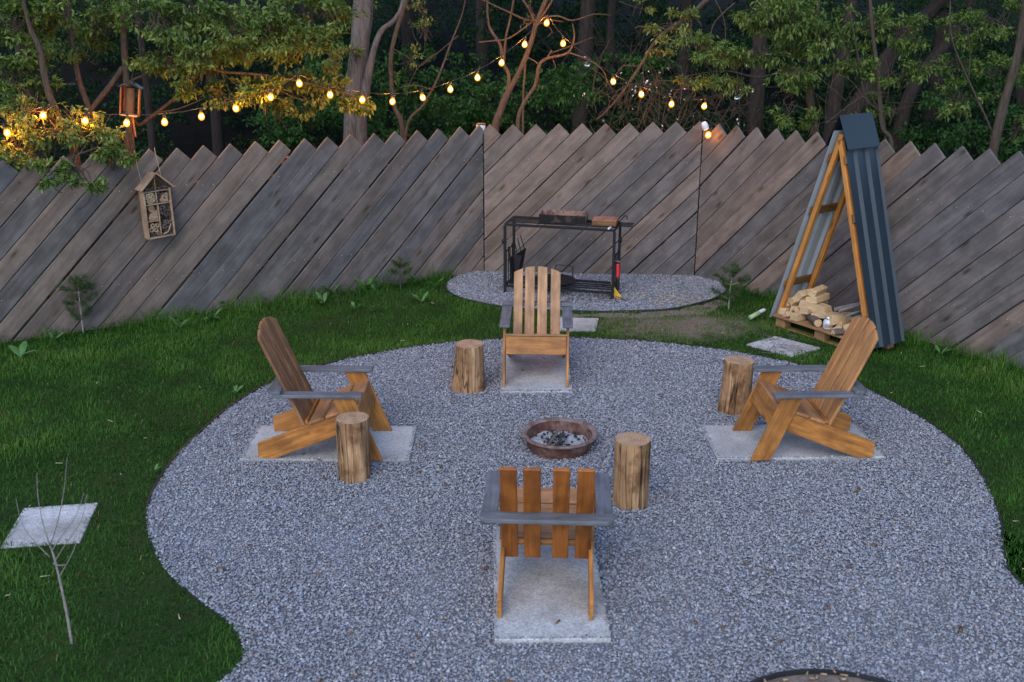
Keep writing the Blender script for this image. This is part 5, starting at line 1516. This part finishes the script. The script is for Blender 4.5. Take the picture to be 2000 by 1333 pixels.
tree('leaning_tree', 'pale-barked tree leaning right at the right edge behind the fence',
    [[(1936, 325, 11.6, 0.050), (1944, 280, 11.6, 0.050), (1960, 205, 11.6, 0.048), (1984, 122, 11.6, 0.045), (1998, 45, 11.6, 0.042), (2008, -30, 11.6, 0.04), (2030, -240, 11.6, 0.03)], [(1940, 260, 11.7, 0.012), (1925, 225, 11.7, 0.011), (1890, 150, 11.7, 0.010), (1860, 75, 11.7, 0.008), (1856, 0, 11.7, 0.006)], [(1893, 150, 11.7, 0.007), (1895, 100, 11.7, 0.006), (1890, 50, 11.7, 0.004)]],
    [(1900, 60, 11.9, .32, .3, .2, 60), (1960, 30, 11.9, .3, .3, .2, 60), (1950, 130, 11.9, .24, .3, .18, 50), (1880, 190, 12.1, .3, .3, .2, 70), (1985, 250, 11.8, .14, .2, .16, 34), (1870, 120, 12.1, .25, .3, .16, 44)],
    'leaf', leaf_len=0.075, upper=[(6.3, 10.2, 5.0, 1.9, 1.9, 1.5, 420), (7.2, 7.8, 4.6, 1.7, 2.0, 1.6, 380)])  # upper: out-of-view sprays added to shade the right fence
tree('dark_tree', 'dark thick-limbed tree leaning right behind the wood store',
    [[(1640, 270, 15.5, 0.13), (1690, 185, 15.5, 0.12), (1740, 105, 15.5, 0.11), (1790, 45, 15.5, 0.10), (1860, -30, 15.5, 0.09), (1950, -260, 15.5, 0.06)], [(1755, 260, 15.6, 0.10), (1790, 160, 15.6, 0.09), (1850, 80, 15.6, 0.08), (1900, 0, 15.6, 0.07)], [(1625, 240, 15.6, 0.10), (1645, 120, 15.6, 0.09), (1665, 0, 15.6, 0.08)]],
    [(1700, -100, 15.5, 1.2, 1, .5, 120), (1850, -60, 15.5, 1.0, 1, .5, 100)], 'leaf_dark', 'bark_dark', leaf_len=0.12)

# the wood behind: trunks with crowns far overhead, and the undergrowth on the bank
def wood_tree(label, px, Y, r_, lean, seed):
    rr = random.Random(seed)
    b = at_y(px, 200, Y)
    base = Vector((b.x, Y, ground_z(b.x, Y)))
    t = thing('forest_tree', label, 'tree', base, 0, 'trees of the wood behind the fence')
    H = rr.uniform(9, 13)
    bm = bmesh.new()
    pts = [Vector((0, 0, -0.2)), Vector((lean * 0.8, 0, 2.0)), Vector((lean * 1.9, rr.uniform(-.2, .2), 4.5)), Vector((lean * 3.0, rr.uniform(-.3, .3), 7.5)), Vector((lean * 3.6, 0, H))]
    tube(bm, pts, [r_ * 1.25, r_, r_ * 0.9, r_ * 0.6, r_ * 0.15], 9, 5, 0.12)
    for k in range(7):
        h0 = rr.uniform(3.4, H * 0.85); a = rr.uniform(0, 6.28); L = rr.uniform(1.2, 2.6)
        p0 = Vector((lean * h0 * 0.4, 0, h0))
        tube(bm, [p0, p0 + Vector((math.cos(a) * L * .5, math.sin(a) * L * .5, L * .35)), p0 + Vector((math.cos(a) * L, math.sin(a) * L, L * .5))], [r_ * .35, r_ * .22, r_ * .08], 6, 3)
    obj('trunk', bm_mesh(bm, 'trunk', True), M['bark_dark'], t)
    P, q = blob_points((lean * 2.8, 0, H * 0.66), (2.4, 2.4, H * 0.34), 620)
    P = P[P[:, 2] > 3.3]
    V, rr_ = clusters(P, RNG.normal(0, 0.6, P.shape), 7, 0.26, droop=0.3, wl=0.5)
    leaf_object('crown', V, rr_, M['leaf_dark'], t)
for i, (px, Y, r_, ln, lab) in enumerate([
        (945, 21, 0.10, -0.05, 'dim trunk deep in the wood left of the bare shrub'), (1130, 18.5, 0.12, 0.12, 'grey leaning trunk in the dark wood right of the topmost bulb'), (1185, 20, 0.07, 0.05, 'thin dim trunk right of the grey leaning one'),
        (610, 20, 0.10, 0.02, 'dim trunk in the wood left of the thick grey trunk'), (420, 18, 0.09, 0.03, 'dark trunk behind the dense foliage left of centre'), (60, 17, 0.10, -0.03, 'dark trunk behind the many-stemmed tree'),
        (1330, 20, 0.10, 0.03, 'dim trunk behind the blossom thicket'), (1480, 18, 0.12, -0.04, 'dark trunk behind the pointed-leaf tree'), (1820, 19, 0.12, 0.05, 'dark trunk behind the leaning dark limbs'), (1990, 17, 0.10, 0.04, 'dark trunk behind the pale leaning tree at the right edge'),
        (800, 23, 0.12, 0.0, 'faint trunk deep behind the slim forked shrub'), (288, 14.2, 0.045, 0.012, 'slim straight brown trunk just right of the bird feeder')]):
    wood_tree(lab, px, Y, r_, ln, 100 + i)
def shrub_mass(name, label, spots, mat, leaf_len, per):
    Vs, rs = [], []
    for x, y, z, rx, ry, rz, n in spots:
        P, q = blob_points((x, y, z), (rx, ry, rz), n)
        out = q * 0.5; out[:, 1] -= 0.3
        V, r_ = clusters(P, out, per, leaf_len, droop=0.15, wl=0.5)
        Vs.append(V); rs.append(r_)
    return tag(leaf_object(name, np.concatenate(Vs), np.concatenate(rs), M[mat]), label, kind='stuff')
spots = []
for k_ in range(330):
    px = random.uniform(-150, 2150); Y = random.uniform(15.5, 26) if k_ < 210 else random.uniform(24, 36)
    x = (px - 1000) / FPX * Y * 1.02
    if 330 < px < 560 and Y < 22 and random.random() < 0.8: continue
    g = ground_z(x, Y)
    rz = random.uniform(0.35, 0.8)
    spots.append((x, Y, g + rz * random.uniform(0.5, 1.9), random.uniform(0.6, 1.3) * (1.5 if Y > 26 else 1), random.uniform(0.5, 1.0), rz * (1.3 if Y > 26 else 1), int(random.uniform(90, 190))))
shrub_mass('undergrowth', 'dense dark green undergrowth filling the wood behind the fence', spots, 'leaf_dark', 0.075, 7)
spots = []
for _ in range(46):
    px = random.choice([random.uniform(690, 1260), random.uniform(690, 1260), random.uniform(1750, 2050), random.uniform(560, 720)]); Y = random.uniform(14.6, 17)
    x = (px - 1000) / FPX * Y * 1.02
    spots.append((x, Y, random.uniform(0.9, 2.1), random.uniform(0.35, 0.8), random.uniform(0.3, 0.6), random.uniform(0.25, 0.5), int(random.uniform(50, 120))))
shrub_mass('undergrowth', 'fresher green bushes mixed in just behind the fence', spots, 'leaf_mid', 0.07, 6)

# ------------------------------------------------------------------ bird feeder
bf = at_y(255, 197, 11.05)
feeder = thing('bird_feeder', 'small wooden bird feeder with a dark roof hanging from the left tree', 'bird feeder', bf, R(12), rot=(0, R(8), R(12)))
for x in (-0.088, 0.088):
    board('side_board', (x, 0, -0.155), (x, 0, 0.13), 0.13, 0.014, M['back_brown'], feeder, side=(0, 1, 0))
board('floor_board', (-0.081, 0, -0.15), (0.081, 0, -0.15), 0.15, 0.016, M['pale_wood'], feeder, side=(0, 1, 0))
board('back_board', (-0.03, 0.06, -0.142), (-0.03, 0.06, 0.125), 0.085, 0.01, M['back_brown'], feeder, side=(1, 0, 0))
bm = bmesh.new(); tube(bm, [(0, 0, -0.14), (0, 0, 0.12)], 0.048, 14, 1, cap=False)
obj('seed_tube', bm_mesh(bm, 'seed_tube', True), M['bark_young'], feeder)
for s in (-1, 1):
    bm = bmesh.new(); box_bm(bm, (0, 0, 0), (0.13, 0.18, 0.008)); bevel(bm, 0.002)
    obj('roof_board', bm_mesh(bm, 'roof_board'), M['black_plastic'], feeder, Matrix.Translation((s * 0.056, 0, 0.15)) @ Matrix.Rotation(s * R(24), 4, 'Y'))
bar_obj('hanger', (0, 0, 0.17), (0.03, 0.02, 0.36), 0.004, M['cord'], feeder)
bar_obj('perch', (0.03, -0.03, -0.155), (0.07, -0.05, -0.36), 0.010, M['back_brown'], feeder)

# ------------------------------------------------------------------ string lights
lights = thing('string_lights', 'string of warm round bulbs strung between the trees behind the fence', 'string lights', (0, 12, 0))
lo = Vector((0, 12, 0))
ws = [at_y(px, py, bulb_y(px)) - lo for px, py in BULBS]
bm = bmesh.new()
cpts = [ws[0] + Vector((-0.8, -0.3, 0.2))] + [w_ + Vector((0, 0, 0.085)) for w_ in ws] + [ws[-1] + Vector((0.5, 0.2, 0.22))]
fine = []
for i, (a, b) in enumerate(zip(cpts, cpts[1:])):
    fine.append(a)
    fine.append((a + b) / 2 - Vector((0, 0, 0.012)))
fine.append(cpts[-1])
tube(bm, fine, 0.0042, 6, 3)
obj('cord', bm_mesh(bm, 'cord', True), M['cord'], lights)
def bulb_meshes():
    prof = [(0.0, -0.040), (0.018, -0.034), (0.028, -0.022), (0.032, -0.004), (0.028, 0.014), (0.018, 0.030), (0.013, 0.040)]
    bm = bmesh.new(); lathe(bm, prof, 18); bmesh.ops.remove_doubles(bm, verts=bm.verts, dist=1e-5)
    g_ = bm_mesh(bm, 'bulb', True)
    bm = bmesh.new(); bmesh.ops.create_icosphere(bm, subdivisions=2, radius=0.0175)
    f_ = bm_mesh(bm, 'filament', True)
    bm = bmesh.new(); tube(bm, [(0, 0, 0.032), (0, 0, 0.088)], [0.0155, 0.013], 10, 1)
    return g_, f_, bm_mesh(bm, 'socket', True)
mg, mf, ms = bulb_meshes()
mg.materials.append(M['bulb_glass']); mf.materials.append(M['filament']); ms.materials.append(M['cord'])
mg_off = mg.copy(); mg_off.materials.clear(); mg_off.materials.append(M['bulb_off'])
mf_dim = mf.copy(); mf_dim.materials.clear(); mf_dim.materials.append(M['filament_dim'])
def bulb(parent, pos, lit=True, tilt=(0, 0), label=None, fil=mf):
    b = obj('bulb', mg if lit else mg_off, None, parent)
    b.location = pos; b.rotation_euler = (tilt[0], tilt[1], 0)
    if label: b['label'] = label
    if lit: obj('filament', fil, None, b)
    obj('socket', ms, None, b)
    return b
for i, w_ in enumerate(ws):
    bulb(lights, w_, i not in OFF, (random.uniform(-.2, .2), random.uniform(-.25, .25)), 'unlit clear bulb' if i in OFF else None)
fb = at_y(1384, 263, 11.82)
lamp = thing('fence_lamp', 'single lit bulb with a white cup hanging on the fence joint', 'lamp', fb)
bulb(lamp, (0, 0, 0), True, (0, R(25)), fil=mf_dim)
bm = bmesh.new(); lathe(bm, [(0.0, 0.055), (0.02, 0.055), (0.034, 0.03), (0.038, -0.03), (0.034, -0.032), (0.03, 0.02)], 18); bmesh.ops.remove_doubles(bm, verts=bm.verts, dist=1e-5)
obj('white_cup', bm_mesh(bm, 'white_cup', True), M['white'], lamp, Matrix.Translation((-0.035, 0.02, 0.085)) @ Matrix.Rotation(R(-20), 4, 'Y'))
bm = bmesh.new(); tube(bm, [(-0.03, 0.02, 0.12), (0.03, 0.0, 0.10), (0.10, 0.03, 0.13), (0.17, 0.02, 0.09), (0.2, 0.06, 0.06)], 0.004, 6, 5); obj('cord', bm_mesh(bm, 'cord', True), M['cord'], lamp)
pcap = thing('post_cap', 'white post top with a brown lid in the left fence joint', 'post cap', (J1.x - 0.03, J1.y + 0.05, 1.62))
bm = bmesh.new(); lathe(bm, [(0.0, -0.02), (0.045, -0.02), (0.052, 0.075), (0.046, 0.08), (0.0, 0.08)], 18); bmesh.ops.remove_doubles(bm, verts=bm.verts, dist=1e-5)
obj('cup', bm_mesh(bm, 'cup', True), M['white'], pcap)
bm = bmesh.new(); lathe(bm, [(0.0, 0.081), (0.056, 0.081), (0.056, 0.092), (0.0, 0.094)], 18); bmesh.ops.remove_doubles(bm, verts=bm.verts, dist=1e-5)
obj('lid', bm_mesh(bm, 'lid', True), M['batten'], pcap)

# ------------------------------------------------------------------ young plants along the fence
def pine(label, px, py, H, whorls, seed, tuft=1.0):
    rr = np.random.default_rng(seed)
    b = at_z(px, py, 0.0)
    t = thing('pine_sapling', label, 'pine sapling', b, 0, 'young pines along the fence')
    bm = bmesh.new()
    top = Vector((rr.normal(0, .01), rr.normal(0, .01), H * 0.94))
    tube(bm, [(0, 0, -0.02), (rr.normal(0, .008), 0, H * .5), top], [0.007 * H / .5 + .002, 0.005 * H / .5 + .0015, 0.002], 6, 4)
    Vs, rs = [], []
    tips = [(top, Vector((0, 0, 1)), 0.16 * H + .03)]
    for z, n, L in whorls:
        for k in range(n):
            a = 6.28 * k / n + rr.uniform(0, 1.5)
            d = Vector((math.cos(a), math.sin(a), rr.uniform(0.25, 0.7)))
            p0 = Vector((0, 0, z * H)); p2 = p0 + d * L * H
            tube(bm, [p0, p0 + d * L * H * .5 - Vector((0, 0, .01)), p2], [0.0035, 0.0028, 0.0018], 5, 3)
            tips.append((p2, d.normalized(), 0.13 * H + .025))
    for p, d, l in tips:
        n = int(130 * tuft)
        f = rr.uniform(-1, 0.35, n)
        C = np.array(p) + np.array(d)[None] * (f * l)[:, None]
        D = np.array(d)[None] * 0.7 + rr.normal(0, 0.75, (n, 3))
        ln = rr.uniform(0.5, 1.0, n) * (0.045 + 0.05 * H)
        Vs.append(leaf_arrays(C, D, rr.normal(0, 1, (n, 3)), ln, np.full(n, 0.0042), 0.1))
        rs.append(rr.uniform(0, 1, n))
    obj('stem', bm_mesh(bm, 'stem', True), M['bark_sapling'] if H > .4 else M['bark_young'], t)
    leaf_object('needles', np.concatenate(Vs), np.concatenate(rs), M['needle'], t)
pine('tall thin pine sapling with a pale bare stem by the left fence', 165, 656, 0.56, [(0.28, 3, 0.24), (0.55, 4, 0.26), (0.75, 4, 0.2), (0.9, 3, 0.13)], 1, 1.3)
pine('bushy upright pine sapling left of the rear gravel bed', 784, 568, 0.36, [(0.5, 4, 0.26), (0.75, 4, 0.22)], 2)
pine('pine sapling with spreading branches right of the rear gravel bed', 1424, 606, 0.50, [(0.25, 3, 0.3), (0.55, 4, 0.32), (0.78, 4, 0.2)], 3, 1.2)
pine('small pine sapling against the fence, left one of the small pair', 471, 588, 0.22, [(0.6, 4, 0.25)], 4)
pine('small pine sapling against the fence, right one of the small pair', 518, 586, 0.19, [(0.6, 4, 0.25)], 5)

def weed(label, px, py, L, n, seed, wl=0.26):
    rr = np.random.default_rng(seed)
    b = at_z(px, py, 0.02)
    C = np.tile(np.array([[0, 0, 0.0]]), (n, 1)) + rr.normal(0, 0.008, (n, 3)) * np.array([1, 1, 0])
    az = rr.uniform(0, 6.28, n)
    D = np.stack([np.cos(az) * 0.7, np.sin(az) * 0.7, rr.uniform(0.5, 1.4, n)], 1)
    D /= np.linalg.norm(D, axis=1, keepdims=True)
    ln = rr.uniform(0.65, 1.05, n) * L * 1.25
    Vs, F = [], []
    for i in range(n):
        d = Vector(D[i]); s = Vector((-math.sin(az[i]), math.cos(az[i]), 0)); u = s.cross(d)
        p = Vector(C[i]); w_ = ln[i] * wl / 2
        rows = []
        for f, ww in ((0, .25), (.3, .9), (.6, 1.0), (.85, .6), (1.0, .05)):
            c_ = p + d * ln[i] * f - Vector((0, 0, 1)) * ln[i] * 0.35 * f * f
            k0 = len(Vs)
            Vs += [c_ - s * w_ * ww + u * 0.15 * w_, c_ - u * 0.1 * w_, c_ + s * w_ * ww + u * 0.15 * w_]
            rows.append((k0, k0 + 1, k0 + 2))
        for a, c2 in zip(rows, rows[1:]):
            F += [(a[0], a[1], c2[1], c2[0]), (a[1], a[2], c2[2], c2[1])]
    o = obj('broadleaf_plant', np_mesh('broadleaf_plant', np.array([tuple(v) for v in Vs]), np.array(F), {'rnd': rr.uniform(0, 1, len(Vs))}, True), M['weed'])
    o.location = b
    tag(o, label, 'plant', 'broad-leaved plants along the fence and lawn')
WE = [(42, 700, .2, 3, 'two-leaved plant in the lawn at the far left edge'), (108, 668, .14, 4, 'small broad-leaved plant at the fence foot left of the tall pine sapling'), (352, 640, .17, 5, 'upright broad-leaved plant left of the densest fence-side tuft'),
      (415, 625, .16, 5, 'broad-leaved plant with one leaf flopping right, in front of the tuft'), (432, 602, .15, 5, 'broad-leaved plant half hidden in the tall tuft by the fence'), (575, 590, .13, 5, 'low broad-leaved plant right of the small pine pair'),
      (632, 594, .18, 7, 'wide clump of broad leaves in the middle of the left fence foot'), (650, 572, .18, 5, 'broad-leaved plant against the planks, behind the wide clump'), (715, 566, .19, 8, 'lush clump of upright broad leaves near the bushy pine'),
      (735, 568, .17, 6, 'second lush clump of broad leaves next to the bushy pine'), (695, 604, .12, 3, 'single small upright weed in the lawn below the lush clumps'), (724, 608, .12, 5, 'round-leaved weed in the lawn below the lush clumps'),
      (826, 590, .17, 4, 'three-leaved plant below the bushy pine'), (815, 552, .15, 5, 'leafy plant right of the bushy pine at the fence'), (852, 560, .15, 4, 'leafy plant at the left end of the rear gravel bed'),
      (548, 632, .10, 3, 'tiny weed in the lawn above the left chair back'), (462, 768, .10, 4, 'rosette weed at the lawn edge left of the left chair'), (305, 925, .09, 3, 'small weed on the lawn edge near the gravel at the left'), (1838, 690, .13, 4, 'small leafy weed under the right fence')]
for i, (px, py, L, n, lab) in enumerate(WE): weed(lab, px, py, L, n, 50 + i)

# bare sapling in the near lawn
sb = at_z(143, 1258, 0.0)
sp = thing('bare_sapling', 'leafless young tree with a thin pale stem in the near left lawn', 'sapling', sb)
bm = bmesh.new()
def srel(px, py, dy=0.0):
    return at_y(px, py, sb.y + dy) - sb
tube(bm, [(0, 0, -0.03), srel(132, 1195), srel(118, 1130), srel(108, 1090), srel(100, 1068)], [0.0085, 0.0072, 0.006, 0.0052, 0.004], 8, 5, 0.10)
for pts, r_ in (
        ([(100, 1068), (85, 1020), (76, 970), (74, 925)], 0.0032), ([(100, 1068), (115, 1020), (127, 960), (133, 895)], 0.0032), ([(100, 1090), (70, 1060), (45, 1025), (33, 975)], 0.003),
        ([(103, 1078), (125, 1045), (150, 1010), (166, 965)], 0.003), ([(108, 1100), (130, 1065), (160, 1020), (172, 968)], 0.0028), ([(117, 1130), (140, 1090), (152, 1060)], 0.0028), ([(106, 1102), (118, 1106), (130, 1105)], 0.003)):
    dy = random.uniform(-0.06, 0.06)
    tube(bm, [srel(x, y, dy * k / 3) for k, (x, y) in enumerate(pts)], [r_, r_ * .8, r_ * .6, r_ * .35][:len(pts)], 5, 4)
obj('stem', bm_mesh(bm, 'stem', True), M['bark_sapling'], sp)
